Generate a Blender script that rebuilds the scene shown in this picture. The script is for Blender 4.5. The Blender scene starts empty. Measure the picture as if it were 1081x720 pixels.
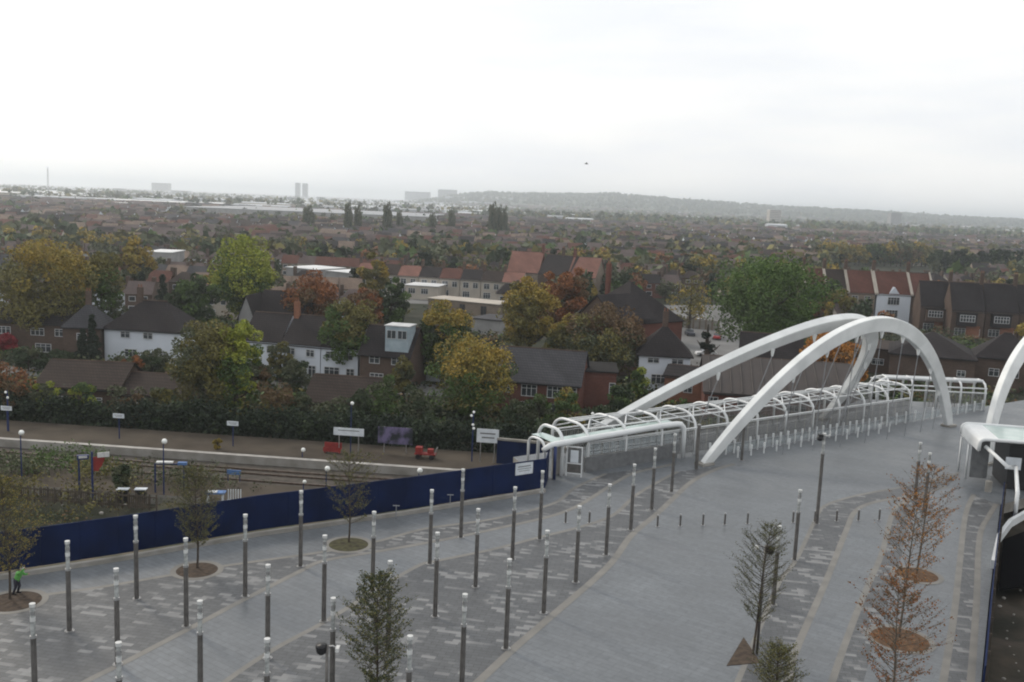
import bpy, math, random
from mathutils import Vector, Matrix, noise
import numpy as np
rad = math.radians
S = bpy.context.scene
COL = S.collection

# ------------------------------------------------------------------ camera, world, sun, exposure
CAMZ = 24.0
FPX = 1020.0
cd = bpy.data.cameras.new('camera'); cam = bpy.data.objects.new('camera', cd); COL.objects.link(cam)
cd.sensor_width = 36.0; cd.lens = FPX / 1081 * 36.0; cd.clip_start = .1; cd.clip_end = 60000
ROT = Matrix.Rotation(rad(90 - 8.14), 3, 'X') @ Matrix.Rotation(rad(2.38), 3, 'Z')
cam.matrix_world = Matrix.Translation((0, 0, CAMZ)) @ ROT.to_4x4()
S.camera = cam
S.view_settings.view_transform = 'Standard'; S.view_settings.look = 'None'
S.view_settings.gamma = 1.0; S.view_settings.exposure = 0.0; S.view_settings.use_curve_mapping = False
S.cycles.filter_width = 2.0 if hasattr(S, 'cycles') else 1.5
S.cycles.max_bounces = 5; S.cycles.diffuse_bounces = 2; S.cycles.glossy_bounces = 2
S.cycles.transmission_bounces = 3; S.cycles.transparent_max_bounces = 6; S.cycles.volume_bounces = 2
S.cycles.use_denoising = True

SUN_AZ, SUN_EL = rad(-46), rad(34)          # azimuth measured from +Y towards +X
wd = bpy.data.worlds.new('World'); S.world = wd; wd.use_nodes = True
nt = wd.node_tree; nt.nodes.clear(); N = nt.nodes.new; L = nt.links.new
out = N('ShaderNodeOutputWorld'); bg = N('ShaderNodeBackground'); bg.inputs[1].default_value = 0.112
sky = N('ShaderNodeTexSky'); sky.sky_type = 'NISHITA'; sky.sun_disc = False
sky.sun_elevation = SUN_EL; sky.sun_rotation = SUN_AZ; sky.dust_density = 4.0
tc = N('ShaderNodeTexCoord')
mp = N('ShaderNodeMapping'); mp.inputs['Scale'].default_value = (1.3, 1.3, 7.0)
nz = N('ShaderNodeTexNoise'); nz.inputs['Scale'].default_value = 2.1; nz.inputs['Detail'].default_value = 6; nz.inputs['Roughness'].default_value = .52
rp = N('ShaderNodeValToRGB')
rp.color_ramp.elements[0].position = .34; rp.color_ramp.elements[0].color = (8.6, 8.8, 9.1, 1)
rp.color_ramp.elements[1].position = .56; rp.color_ramp.elements[1].color = (9.9, 9.85, 9.7, 1)
# broad brightening of the cloud sheet around the hidden sun
sd = Vector((math.sin(SUN_AZ) * math.cos(SUN_EL), math.cos(SUN_AZ) * math.cos(SUN_EL), math.sin(SUN_EL)))
dt = N('ShaderNodeVectorMath'); dt.operation = 'DOT_PRODUCT'; dt.inputs[1].default_value = sd
mr = N('ShaderNodeMapRange'); mr.inputs['From Min'].default_value = .55; mr.inputs['From Max'].default_value = 1.0
mr.inputs['To Min'].default_value = 1.04; mr.inputs['To Max'].default_value = 1.16
ml = N('ShaderNodeVectorMath'); ml.operation = 'SCALE'
mx = N('ShaderNodeMix'); mx.data_type = 'RGBA'; mx.inputs[0].default_value = .9
L(tc.outputs['Generated'], mp.inputs[0]); L(mp.outputs[0], nz.inputs['Vector']); L(nz.outputs[0], rp.inputs[0])
L(tc.outputs['Generated'], dt.inputs[0]); L(dt.outputs['Value'], mr.inputs[0])
L(rp.outputs[0], ml.inputs[0]); L(mr.outputs[0], ml.inputs['Scale'])
L(sky.outputs[0], mx.inputs[6]); L(ml.outputs[0], mx.inputs[7]); L(mx.outputs[2], bg.inputs[0]); L(bg.outputs[0], out.inputs[0])

sl = bpy.data.lights.new('sun', 'SUN'); sl.energy = 1.7; sl.angle = rad(10); sl.color = (1, .9, .76)
so = bpy.data.objects.new('sun', sl); COL.objects.link(so); so.location = (0, 0, 100)
so.rotation_euler = (-sd).to_track_quat('-Z', 'Y').to_euler()

# ------------------------------------------------------------------ pixel -> world
def P(px, py, z=0.0):
    d = ROT @ Vector(((px - 540.5) / FPX, -(py - 360) / FPX, -1))
    t = (z - CAMZ) / d.z
    return Vector((d.x * t, d.y * t, z))
ROTI = ROT.transposed()
def proj(p):
    q = ROTI @ (Vector(p) - Vector((0, 0, CAMZ)))
    if q.z >= -1: return (-9999, -9999)
    return (540.5 + FPX * q.x / -q.z, 360 - FPX * q.y / -q.z)
def ray(px, py, Y):
    "world point seen at a pixel at forward distance Y"
    d = ROT @ Vector(((px - 540.5) / FPX, -(py - 360) / FPX, -1))
    t = Y / d.y
    return Vector((d.x * t, Y, CAMZ + d.z * t))

# ------------------------------------------------------------------ materials
MATS = {}
def mat(name, c, rough=.8, c2=None, scale=1.0, detail=4, metallic=0.0, lo=.35, hi=.65, isl=None, bump=0.0, spec=.3, trans=None):
    if name in MATS: return MATS[name]
    m = bpy.data.materials.new(name); m.use_nodes = True; MATS[name] = m
    t = m.node_tree; b = t.nodes['Principled BSDF']
    b.inputs['Roughness'].default_value = rough; b.inputs['Metallic'].default_value = metallic
    b.inputs['Specular IOR Level'].default_value = spec
    b.inputs['Base Color'].default_value = (*c, 1)
    if c2 is None: c2 = tuple(x * .8 for x in c)
    tcn = t.nodes.new('ShaderNodeTexCoord')
    n = t.nodes.new('ShaderNodeTexNoise'); n.inputs['Scale'].default_value = scale; n.inputs['Detail'].default_value = detail
    r = t.nodes.new('ShaderNodeValToRGB'); r.color_ramp.elements[0].position = lo; r.color_ramp.elements[1].position = hi
    r.color_ramp.elements[0].color = (*c2, 1); r.color_ramp.elements[1].color = (*c, 1)
    t.links.new(tcn.outputs['Object'], n.inputs['Vector']); t.links.new(n.outputs[0], r.inputs[0])
    last = r.outputs[0]
    if isl is not None:
        g = t.nodes.new('ShaderNodeNewGeometry'); r2 = t.nodes.new('ShaderNodeValToRGB')
        els = r2.color_ramp.elements
        els[0].color = (*isl[0], 1); els[1].color = (*isl[-1], 1)
        for i, cc in enumerate(isl[1:-1]):
            e = els.new((i + 1) / (len(isl) - 1)); e.color = (*cc, 1)
        k = t.nodes.new('ShaderNodeMix'); k.data_type = 'RGBA'; k.inputs[0].default_value = .5
        t.links.new(g.outputs['Random Per Island'], r2.inputs[0])
        t.links.new(last, k.inputs[6]); t.links.new(r2.outputs[0], k.inputs[7]); last = k.outputs[2]
    t.links.new(last, b.inputs['Base Color'])
    if bump:
        bn = t.nodes.new('ShaderNodeBump'); bn.inputs['Strength'].default_value = bump; bn.inputs['Distance'].default_value = .05
        n2 = t.nodes.new('ShaderNodeTexNoise'); n2.inputs['Scale'].default_value = scale * 8; n2.inputs['Detail'].default_value = 3
        t.links.new(tcn.outputs['Object'], n2.inputs['Vector']); t.links.new(n2.outputs[0], bn.inputs['Height']); t.links.new(bn.outputs[0], b.inputs['Normal'])
    if trans: b.inputs['Alpha'].default_value = trans
    return m
def brickmat(name, c1, c2, mortar, bw, bh, ms=.02, rough=.85, patch=None, rot=0.0, pscale=.25, wall=False):
    if name in MATS: return MATS[name]
    m = bpy.data.materials.new(name); m.use_nodes = True; MATS[name] = m
    t = m.node_tree; b = t.nodes['Principled BSDF']; b.inputs['Roughness'].default_value = rough
    b.inputs['Specular IOR Level'].default_value = .12 if wall else .3
    tcn = t.nodes.new('ShaderNodeTexCoord'); mpn = t.nodes.new('ShaderNodeMapping'); mpn.inputs['Rotation'].default_value = (0, 0, rot)
    t.links.new(tcn.outputs['Object'], mpn.inputs[0]); vec = mpn.outputs[0]
    if wall:   # horizontal courses on upright faces
        sx = t.nodes.new('ShaderNodeSeparateXYZ'); ad = t.nodes.new('ShaderNodeMath'); cb = t.nodes.new('ShaderNodeCombineXYZ')
        t.links.new(vec, sx.inputs[0]); t.links.new(sx.outputs[0], ad.inputs[0]); t.links.new(sx.outputs[1], ad.inputs[1])
        t.links.new(ad.outputs[0], cb.inputs[0]); t.links.new(sx.outputs[2], cb.inputs[1]); vec = cb.outputs[0]
    br = t.nodes.new('ShaderNodeTexBrick'); br.inputs['Scale'].default_value = 1
    br.inputs['Brick Width'].default_value = bw; br.inputs['Row Height'].default_value = bh; br.inputs['Mortar Size'].default_value = ms
    br.inputs['Color1'].default_value = (*c1, 1); br.inputs['Color2'].default_value = (*c2, 1); br.inputs['Mortar'].default_value = (*mortar, 1)
    br.inputs['Bias'].default_value = 0
    t.links.new(vec, br.inputs['Vector']); last = br.outputs[0]
    n = t.nodes.new('ShaderNodeTexNoise'); n.inputs['Scale'].default_value = pscale; n.inputs['Detail'].default_value = 6; n.inputs['Roughness'].default_value = .6
    t.links.new(vec, n.inputs['Vector'])
    r = t.nodes.new('ShaderNodeMapRange'); r.inputs['From Min'].default_value = .3; r.inputs['From Max'].default_value = .7
    r.inputs['To Min'].default_value = .76; r.inputs['To Max'].default_value = 1.2
    t.links.new(n.outputs[0], r.inputs[0])
    vm = t.nodes.new('ShaderNodeVectorMath'); vm.operation = 'SCALE'; t.links.new(last, vm.inputs[0]); t.links.new(r.outputs[0], vm.inputs['Scale']); last = vm.outputs[0]
    nf_ = t.nodes.new('ShaderNodeTexNoise'); nf_.inputs['Scale'].default_value = 5.5 if wall else 2.2; nf_.inputs['Detail'].default_value = 5; nf_.inputs['Roughness'].default_value = .7
    t.links.new(vec, nf_.inputs['Vector'])
    rf_ = t.nodes.new('ShaderNodeMapRange'); rf_.inputs['From Min'].default_value = .3; rf_.inputs['From Max'].default_value = .7; rf_.inputs['To Min'].default_value = .84; rf_.inputs['To Max'].default_value = 1.13
    t.links.new(nf_.outputs[0], rf_.inputs[0])
    vm2 = t.nodes.new('ShaderNodeVectorMath'); vm2.operation = 'SCALE'; t.links.new(last, vm2.inputs[0]); t.links.new(rf_.outputs[0], vm2.inputs['Scale']); last = vm2.outputs[0]
    if not wall:  # damp and worn areas shine differently
        rr_ = t.nodes.new('ShaderNodeMapRange'); rr_.inputs['From Min'].default_value = .35; rr_.inputs['From Max'].default_value = .65; rr_.inputs['To Min'].default_value = rough - .14; rr_.inputs['To Max'].default_value = rough + .14
        t.links.new(n.outputs[0], rr_.inputs[0]); t.links.new(rr_.outputs[0], b.inputs['Roughness'])
    if patch:  # scattered paler slabs, in clumps
        br2 = t.nodes.new('ShaderNodeTexBrick'); br2.inputs['Scale'].default_value = 1
        br2.inputs['Brick Width'].default_value = bw * 1.1; br2.inputs['Row Height'].default_value = bh * 1.0; br2.inputs['Mortar Size'].default_value = 0
        br2.inputs['Color1'].default_value = (0, 0, 0, 1); br2.inputs['Color2'].default_value = (1, 1, 1, 1)
        t.links.new(vec, br2.inputs['Vector'])
        n2 = t.nodes.new('ShaderNodeTexNoise'); n2.inputs['Scale'].default_value = .3; n2.inputs['Detail'].default_value = 3
        t.links.new(vec, n2.inputs['Vector'])
        a1 = t.nodes.new('ShaderNodeMath'); a1.operation = 'MULTIPLY'; t.links.new(br2.outputs[0], a1.inputs[0]); t.links.new(n2.outputs[0], a1.inputs[1])
        r2 = t.nodes.new('ShaderNodeMapRange'); r2.inputs['From Min'].default_value = .37; r2.inputs['From Max'].default_value = .5
        t.links.new(a1.outputs[0], r2.inputs[0])
        k = t.nodes.new('ShaderNodeMix'); k.data_type = 'RGBA'; t.links.new(r2.outputs[0], k.inputs[0]); t.links.new(last, k.inputs[6])
        k.inputs[7].default_value = (*patch, 1); last = k.outputs[2]
    t.links.new(last, b.inputs['Base Color'])
    return m

UANG = math.atan2(16, 22.7)
M = dict(
 ground=mat('town_ground', (.045, .044, .034), .95, (.02, .026, .014), .12, 8, spec=.1),
 soil=mat('bare_soil', (.06, .046, .034), .95, (.02, .02, .014), .35, 8, bump=.8),
 rough=mat('rough_verge', (.1, .08, .055), .95, (.035, .04, .02), .35, 8, bump=.8),
 ballast=mat('track_ballast', (.075, .065, .055), .95, (.04, .035, .03), 1.2, 8, bump=.9),
 platform=mat('platform_asphalt', (.075, .063, .05), .95, (.05, .042, .034), .3, 6, spec=.1),
 white_line=mat('platform_edge_paint', (.36, .35, .33), .7, (.24, .23, .22), .8),
 rail=mat('rail_steel', (.22, .17, .14), .4, (.12, .09, .07), 3, metallic=.7),
 concrete=mat('weathered_concrete', (.3, .29, .27), .85, (.2, .19, .17), .6, 6),
 road=mat('road_asphalt', (.16, .16, .16), .85, (.11, .11, .11), .15, 6),
 plaza=brickmat('granite_plain', (.138, .151, .165), (.122, .134, .147), (.1, .109, .118), 1.2, .4, .02, .48, rot=UANG, pscale=.16),
 pave_dark=brickmat('granite_dark_mottled', (.078, .083, .09), (.098, .104, .111), (.055, .058, .062), .7, .32, .02, .55, patch=(.19, .195, .2), rot=.18, pscale=.3),
 pave_plain_dark=brickmat('granite_dark_plain', (.1, .108, .118), (.115, .124, .135), (.085, .09, .1), .7, .32, .02, .5, rot=.3, pscale=.3),
 strip=mat('pale_granite_band', (.185, .18, .168), .6, (.145, .142, .134), .7),
 white=mat('white_painted_steel', (.7, .72, .73), .38, (.6, .62, .63), .5, spec=.5),
 arch=mat('arch_white_paint', (.76, .78, .78), .42, (.62, .64, .64), .45, 9, spec=.5),
 glassroof=mat('pale_green_glass_roof', (.42, .52, .5), .15, (.34, .44, .42), .6, spec=.8),
 screen=mat('steel_mesh_screen', (.36, .36, .34), .6, (.26, .26, .25), 2.5, metallic=.2, trans=.22),
 glass=mat('balustrade_glass', (.45, .5, .52), .1, (.35, .4, .42), 1.0, spec=.8, trans=.35),
 cable=mat('cable_steel', (.3, .31, .33), .4, metallic=.6),
 steel_dark=mat('brushed_steel_shaft', (.17, .16, .15), .42, (.11, .105, .1), 2, metallic=.55, spec=.5),
 steel_mid=mat('steel_collar', (.42, .42, .42), .35, metallic=.7),
 lamp_glass=mat('column_lens', (.42, .44, .43), .2, (.2, .21, .21), 4, spec=.8),
 cap=mat('white_lamp_cap', (.6, .61, .6), .35, (.45, .46, .46), 5),
 blue=mat('navy_hoarding_paint', (.005, .015, .062), .7, (.003, .009, .038), .5, 6, spec=.12),
 bluesteel=mat('blue_painted_post', (.015, .03, .11), .5),
 wood=mat('old_timber', (.11, .09, .07), .9, (.06, .05, .04), 2),
 bark=mat('bark', (.075, .06, .045), .95, (.04, .032, .026), 3, bump=.5),
 bark_pale=mat('pale_bark', (.13, .11, .09), .95, (.08, .07, .055), 3),
 mulch=mat('bark_mulch', (.075, .055, .04), .95, (.04, .03, .024), 3, 6),
 mulch_red=mat('leaf_litter', (.13, .075, .04), .95, (.07, .04, .024), 3, 6),
 grass=mat('grass_tuft', (.065, .065, .03), .95, (.035, .03, .018), 3, 6),
 field=mat('playing_field', (.11, .17, .055), .95, (.08, .13, .04), .05),
 red=mat('red_paint', (.26, .03, .025), .7, (.18, .022, .02), 2),
 orange=mat('orange_barrier', (.4, .1, .04), .6),
 skyblue=mat('sky_blue_board', (.08, .17, .38), .6),
 purple=mat('poster_print', (.14, .12, .22), .5, (.02, .025, .03), .8, 4, lo=.44, hi=.58),
 grey=mat('grey_board', (.16, .165, .17), .6, (.11, .115, .12), 2),
 paper=mat('white_board', (.62, .66, .7), .6, (.5, .54, .58), 1.5),
 black=mat('black_plastic', (.02, .02, .022), .4),
 lens=mat('globe_lamp', (.85, .87, .85), .25),
 # houses
 render_white=mat('white_render', (.56, .6, .66), .8, (.52, .56, .62), .35, 6),
 render_cream=mat('cream_render', (.42, .38, .33), .85, (.33, .3, .26), .3, 6),
 render_grey=mat('grey_render', (.3, .3, .3), .85, (.22, .22, .22), .3, 6),
 brick=brickmat('brown_brick', (.1, .065, .052), (.08, .052, .042), (.1, .085, .07), .45, .15, .02, .9, wall=True),
 brick_red=brickmat('red_brick', (.15, .055, .04), (.125, .047, .036), (.12, .08, .07), .45, .15, .02, .9, wall=True),
 brick_orange=brickmat('orange_brick', (.26, .105, .06), (.21, .085, .05), (.18, .12, .09), .45, .15, .02, .9, wall=True),
 brick_buff=brickmat('buff_brick', (.23, .185, .145), (.19, .155, .125), (.2, .17, .14), .45, .15, .02, .9, wall=True),
 tile_dark=brickmat('dark_roof_tiles', (.026, .022, .024), (.034, .029, .03), (.015, .014, .014), .4, .3, .03, .85, wall=True),
 tile_brown=brickmat('brown_roof_tiles', (.05, .037, .032), (.04, .03, .027), (.022, .018, .016), .4, .3, .03, .85, wall=True),
 tile_red=brickmat('red_roof_tiles', (.13, .055, .042), (.1, .045, .035), (.06, .03, .025), .4, .3, .03, .85, wall=True),
 tile_rose=brickmat('rose_roof_tiles', (.24, .115, .09), (.2, .1, .08), (.13, .075, .06), .4, .3, .03, .85, wall=True),
 tile_mauve=brickmat('mauve_brown_tiles', (.12, .09, .085), (.1, .078, .074), (.06, .05, .05), .4, .3, .03, .85, wall=True),
 tile_tan=brickmat('tan_roof_tiles', (.22, .165, .13), (.19, .14, .11), (.1, .08, .07), .4, .3, .03, .85, wall=True),
 tile_grey=brickmat('grey_slate_roof', (.06, .06, .066), (.05, .05, .056), (.03, .03, .034), .4, .3, .03, .8, wall=True),
 corrugated=mat('corrugated_sheet', (.055, .046, .043), .7, (.045, .038, .037), .5, 6),
 flatroof=mat('flat_pale_roof', (.62, .63, .64), .6, (.5, .51, .52), .1),
 window=mat('window_glass', (.05, .06, .07), .15, (.03, .035, .04), .6, spec=.8),
 frame=mat('white_window_frame', (.5, .51, .52), .5),
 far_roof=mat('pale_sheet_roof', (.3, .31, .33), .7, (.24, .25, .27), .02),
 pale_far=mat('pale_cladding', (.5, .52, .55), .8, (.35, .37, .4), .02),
 hill=mat('wooded_hill', (.075, .085, .05), .95, (.045, .055, .035), .004, 8),
)
# flat cleaner: leaf materials (real leaf colours, varied leaf by leaf)
def leafmat(name, cs, scale=.22):
    return mat(name, cs[0], .8, cs[1], scale, 3, isl=cs[1:] + [cs[0]], lo=.4, hi=.6)
LEAF = dict(
 green=leafmat('leaf_green', [(0.068, 0.115, 0.027), (0.047, 0.081, 0.024), (0.101, 0.149, 0.041)]),
 lush=leafmat('leaf_lush_green', [(.08, .14, .025), (.04, .085, .018), (.12, .18, .035)]),
 darkgreen=leafmat('leaf_dark_green', [(0.035, 0.056, 0.022), (0.025, 0.040, 0.018), (0.050, 0.069, 0.030)]),
 bright=leafmat('leaf_yellow_green', [(.26, .29, .035), (.13, .18, .03), (.36, .36, .05)]),
 gold=leafmat('leaf_gold', [(0.295, 0.209, 0.039), (0.132, 0.132, 0.034), (0.388, 0.264, 0.046)]),
 olive=leafmat('leaf_olive', [(0.145, 0.131, 0.036), (0.080, 0.080, 0.029), (0.189, 0.160, 0.043)]),
 rust=leafmat('leaf_rust', [(0.230, 0.081, 0.027), (0.121, 0.054, 0.024), (0.297, 0.121, 0.041)]),
 brown=leafmat('leaf_brown', [(0.135, 0.081, 0.041), (0.081, 0.061, 0.030), (0.176, 0.108, 0.054)]),
 orange=leafmat('leaf_orange', [(0.390, 0.156, 0.026), (0.208, 0.104, 0.026), (0.494, 0.221, 0.039)]),
 dusky=leafmat('leaf_dusky_green', [(0.078, 0.091, 0.046), (0.058, 0.068, 0.036), (0.104, 0.111, 0.058)]),
 conifer=leafmat('leaf_conifer', [(0.017, 0.029, 0.015), (0.011, 0.020, 0.011), (0.024, 0.039, 0.020)]),
 crimson=leafmat('leaf_crimson', [(0.275, 0.022, 0.033), (0.132, 0.017, 0.022), (0.330, 0.033, 0.044)]),
)

# ------------------------------------------------------------------ mesh helpers
class MB:
    def __init__(s): s.v = []; s.f = []; s.m = []; s.mats = []
    def mi(s, m):
        if m is None: m = s.mats[0] if s.mats else M['concrete']
        if m not in s.mats: s.mats.append(m)
        return s.mats.index(m)
    def add(s, vs, fs, m=None):
        o = len(s.v); k = s.mi(m); s.v += [tuple(v) for v in vs]
        for f in fs: s.f.append(tuple(i + o for i in f)); s.m.append(k)
    def box(s, c, size, m=None, rz=0.0, axes=None):
        c = Vector(c); hx, hy, hz = size[0] / 2, size[1] / 2, size[2] / 2
        if axes is None: X, Y, Z = Vector((math.cos(rz), math.sin(rz), 0)), Vector((-math.sin(rz), math.cos(rz), 0)), Vector((0, 0, 1))
        else: X, Y, Z = axes
        vs = [c + X * (a * hx) + Y * (b * hy) + Z * (d * hz) for d in (-1, 1) for a, b in ((-1, -1), (1, -1), (1, 1), (-1, 1))]
        s.add(vs, [(0, 3, 2, 1), (4, 5, 6, 7), (0, 1, 5, 4), (1, 2, 6, 5), (2, 3, 7, 6), (3, 0, 4, 7)], m)
    def tube(s, pts, r, m=None, n=8, cap=True):
        pts = [Vector(p) for p in pts]; k = len(pts)
        rs = r if isinstance(r, (list, tuple)) else [r] * k
        vs = []; prev = None
        for i, p in enumerate(pts):
            d = (pts[min(i + 1, k - 1)] - pts[max(i - 1, 0)])
            if d.length < 1e-9: d = Vector((0, 0, 1))
            d.normalize()
            if prev is None:
                a = d.cross(Vector((0, 0, 1)) if abs(d.z) < .9 else Vector((1, 0, 0))).normalized()
            else:
                a = (prev - d * prev.dot(d)).normalized()
            prev = a; b = d.cross(a)
            for j in range(n):
                t = 2 * math.pi * j / n; vs.append(p + (a * math.cos(t) + b * math.sin(t)) * rs[i])
        fs = [(i * n + j, i * n + (j + 1) % n, (i + 1) * n + (j + 1) % n, (i + 1) * n + j) for i in range(k - 1) for j in range(n)]
        if cap: fs += [tuple(reversed(range(n))), tuple(range((k - 1) * n, k * n))]
        s.add(vs, fs, m)
    def prism(s, poly, z0, z1, m=None, mtop=None):
        n = len(poly)
        area = sum(poly[i][0] * poly[(i + 1) % n][1] - poly[(i + 1) % n][0] * poly[i][1] for i in range(n))
        if area < 0: poly = poly[::-1]
        vs = [(p[0], p[1], z0) for p in poly] + [(p[0], p[1], z1) for p in poly]
        s.add(vs, [(i, (i + 1) % n, n + (i + 1) % n, n + i) for i in range(n)], m)
        s.add(vs[n:], [tuple(range(n))], mtop or m)
    def sphere(s, c, r, m=None, n=10, k=6, sq=(1, 1, 1)):
        vs = []; fs = []
        for i in range(k + 1):
            a = math.pi * i / k
            for j in range(n):
                b = 2 * math.pi * j / n
                vs.append((c[0] + r * sq[0] * math.sin(a) * math.cos(b), c[1] + r * sq[1] * math.sin(a) * math.sin(b), c[2] + r * sq[2] * math.cos(a)))
        for i in range(k):
            for j in range(n): fs.append((i * n + j, (i + 1) * n + j, (i + 1) * n + (j + 1) % n, i * n + (j + 1) % n))
        s.add(vs, fs, m)
    def mesh(s, name, smooth=False):
        me = bpy.data.meshes.new(name); me.from_pydata(s.v, [], s.f)
        for m in s.mats: me.materials.append(m)
        me.polygons.foreach_set('material_index', s.m)
        if smooth: me.polygons.foreach_set('use_smooth', [True] * len(s.f))
        me.update(); return me
def tag(o, label=None, cat=None, group=None, kind=None):
    if label: o['label'] = label
    if cat: o['category'] = cat
    if group: o['group'] = group
    if kind: o['kind'] = kind
    return o
def obj(name, mb, parent=None, smooth=False, m=None):
    me = mb.mesh(name, smooth) if isinstance(mb, MB) else mb
    o = bpy.data.objects.new(name, me); COL.objects.link(o)
    if parent is not None: o.parent = parent
    return o
def thing(name, label, cat, loc=(0, 0, 0), rz=0.0, group=None):
    o = bpy.data.objects.new(name, None); COL.objects.link(o); o.location = loc; o.rotation_euler = (0, 0, rz); o.empty_display_size = .3
    return tag(o, label, cat, group)
def struct(name, mb, smooth=False):
    return tag(obj(name, mb, smooth=smooth), kind='structure')
CH = {}
def children_of(o):
    if o not in CH: CH[o] = [c for c in bpy.data.objects if c.parent == o]
    return CH[o]
def dup(root, loc, rz=None, label=None, group=None, scale=None):
    r = root.copy(); COL.objects.link(r); r.location = loc
    if rz is not None: r.rotation_euler = (0, 0, rz)
    if scale is not None: r.scale = (scale,) * 3 if not isinstance(scale, tuple) else scale
    if label: r['label'] = label
    if group: r['group'] = group
    for ch in children_of(root):
        c = ch.copy(); COL.objects.link(c); c.parent = r
        for g in children_of(ch):
            d = g.copy(); COL.objects.link(d); d.parent = c
    return r
rng = random.Random(7)
U = Vector((22.7, 16, 0)).normalized(); NV = Vector((-U.y, U.x, 0))      # along / across the bridge

# ------------------------------------------------------------------ ground, hills
GZ = -5.0
mb = MB(); mb.add([(-16000, -200, GZ), (16000, -200, GZ), (16000, 17000, GZ), (-16000, 17000, GZ)], [(0, 1, 2, 3)], M['ground'])
struct('ground', mb)
def skyline(px):
    pts = [(-400, -3), (430, -3), (500, 8), (545, 9), (600, 10), (640, 12.5), (680, 10.5), (720, 9), (790, 7), (860, 6), (930, 5), (1000, 3.5), (1081, 3), (1500, 2)]
    for (a, b), (c, d) in zip(pts, pts[1:]):
        if a <= px <= c: return b + (d - b) * (px - a) / (c - a)
    return -3
mb = MB(); NX, NYR = 240, 16; vs = []
for j in range(NYR):
    f = j / (NYR - 1); Y = 3000 + 5200 * f
    for i in range(NX):
        px = 380 + 900 * i / (NX - 1)
        x = (px - 540.5) / FPX * Y
        top = skyline(px) / FPX * 5600 + CAMZ - GZ
        prof = math.exp(-((Y - 5600) / 1150) ** 2)
        h = max(0, top) * prof * (1 + .1 * noise.noise((x * .002, Y * .002, 0))) + 9 * noise.noise((x * .012, Y * .012, 3)) * prof
        edge = min(1, i / 25)
        vs.append((x, Y, GZ - .5 + max(0, h) * edge))
mb.add(vs, [(j * NX + i, j * NX + i + 1, (j + 1) * NX + i + 1, (j + 1) * NX + i) for j in range(NYR - 1) for i in range(NX - 1)], M['hill'])
struct('hills', mb, True)

# ------------------------------------------------------------------ plaza and bridge deck
L1A = Vector((4.9, 83.6, 0)); L1 = lambda s: L1A + U * s            # near parapet line of the bridge, s in metres
RE = [P(1056, 533), P(1044, 634), P(1030, 780)]
edge = [P(-80, 618), P(0, 606), P(125, 587), P(270, 562), P(428, 540), P(575, 517), L1A + NV * .5 - U * 2, L1A + NV * 7.5, L1A + NV * 7.5 + U * 48, Vector((46.9, 126.8, 0)), Vector((61.8, 126.6, 0)), L1A + NV * .8 + U * 71, L1A + NV * .8 + U * 115, P(1056, 533) + U * 115]
poly = [(p.x, p.y) for p in edge] + [(p.x, p.y) for p in RE] + [(35, 22), (-75, 22)]
mb = MB(); mb.prism(poly, -.9, 0, M['concrete'], M['plaza'])
struct('plaza_paving', mb)
def sheet(name, pts, z, m):
    mb = MB(); q = [P(x, y) for x, y in pts]
    n = len(q); a = sum(q[i].x * q[(i + 1) % n].y - q[(i + 1) % n].x * q[i].y for i in range(n))
    if a < 0: q = q[::-1]
    mb.add([(p.x, p.y, z) for p in q], [tuple(range(n))], m); return struct(name, mb)
def smooth_line(pts, n=6):
    q = [Vector(p) for p in pts]; out_ = []
    for i in range(len(q) - 1):
        p0, p1, p2, p3 = q[max(i - 1, 0)], q[i], q[i + 1], q[min(i + 2, len(q) - 1)]
        for k in range(n):
            t = k / n
            out_.append(.5 * ((2 * p1) + (p2 - p0) * t + (2 * p0 - 5 * p1 + 4 * p2 - p3) * t * t + (3 * p1 - p0 - 3 * p2 + p3) * t ** 3))
    out_.append(q[-1]); return out_
A1 = [(-60, 655), (-10, 636), (47, 628), (105, 620), (175, 608), (240, 597), (345, 582), (400, 571), (450, 558), (520, 548), (583, 532), (607, 515), (640, 500)]      # band next to the hoarding walk
A2 = [(20, 760), (90, 720), (136, 697), (205, 661), (250, 637), (317, 603), (342, 592), (400, 582), (462, 571), (520, 559), (597, 540), (647, 511), (671, 499), (712, 490)]
A3 = [(190, 760), (243, 716), (290, 685), (342, 657), (390, 627), (440, 598), (462, 592), (520, 580), (570, 567), (610, 557), (647, 544), (671, 523), (700, 506), (716, 498)]
A4 = [(460, 760), (507, 718), (540, 687), (577, 655), (640, 600), (666, 566), (693, 543), (712, 525), (731, 508), (755, 496), (775, 490)]
B1 = [(745, 790), (775, 728), (800, 668), (822, 616), (841, 590), (862, 546), (871, 534), (893, 526), (920, 520), (958, 513), (1013, 499)]
B2 = [(815, 790), (831, 722), (839, 690), (871, 616), (893, 561), (902, 541), (920, 531), (958, 524), (1000, 514)]
B3 = [(858, 790), (879, 718), (902, 653), (920, 610), (931, 584), (943, 540), (958, 528), (978, 522)]
B3R = [(890, 790), (912, 718), (930, 653), (944, 610), (952, 584), (960, 548), (972, 530), (982, 523)]
B4 = [(985, 790), (996, 718), (1007, 650), (1013, 596), (1019, 545), (1028, 522)]
B5 = [(1018, 790), (1025, 718), (1031, 634), (1034, 568), (1044, 545), (1052, 532)]
smp = lambda a: [(v.x, v.y) for v in smooth_line([Vector((x, y, 0)) for x, y in a])]
sheet('dark_paving', smp(A1) + smp(A2)[::-1], .004, M['pave_dark'])
sheet('mottled_paving', smp(A3) + smp(A4)[::-1], .004, M['pave_dark'])
sheet('dark_paving_ribbon', smp(B1) + smp(B2)[::-1], .004, M['pave_dark'])
sheet('mottled_paving_band', smp(B3) + smp(B3R)[::-1], .004, M['pave_dark'])
sheet('dark_edge_paving', smp(B4) + smp(B5)[::-1], .004, M['pave_dark'])
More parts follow.
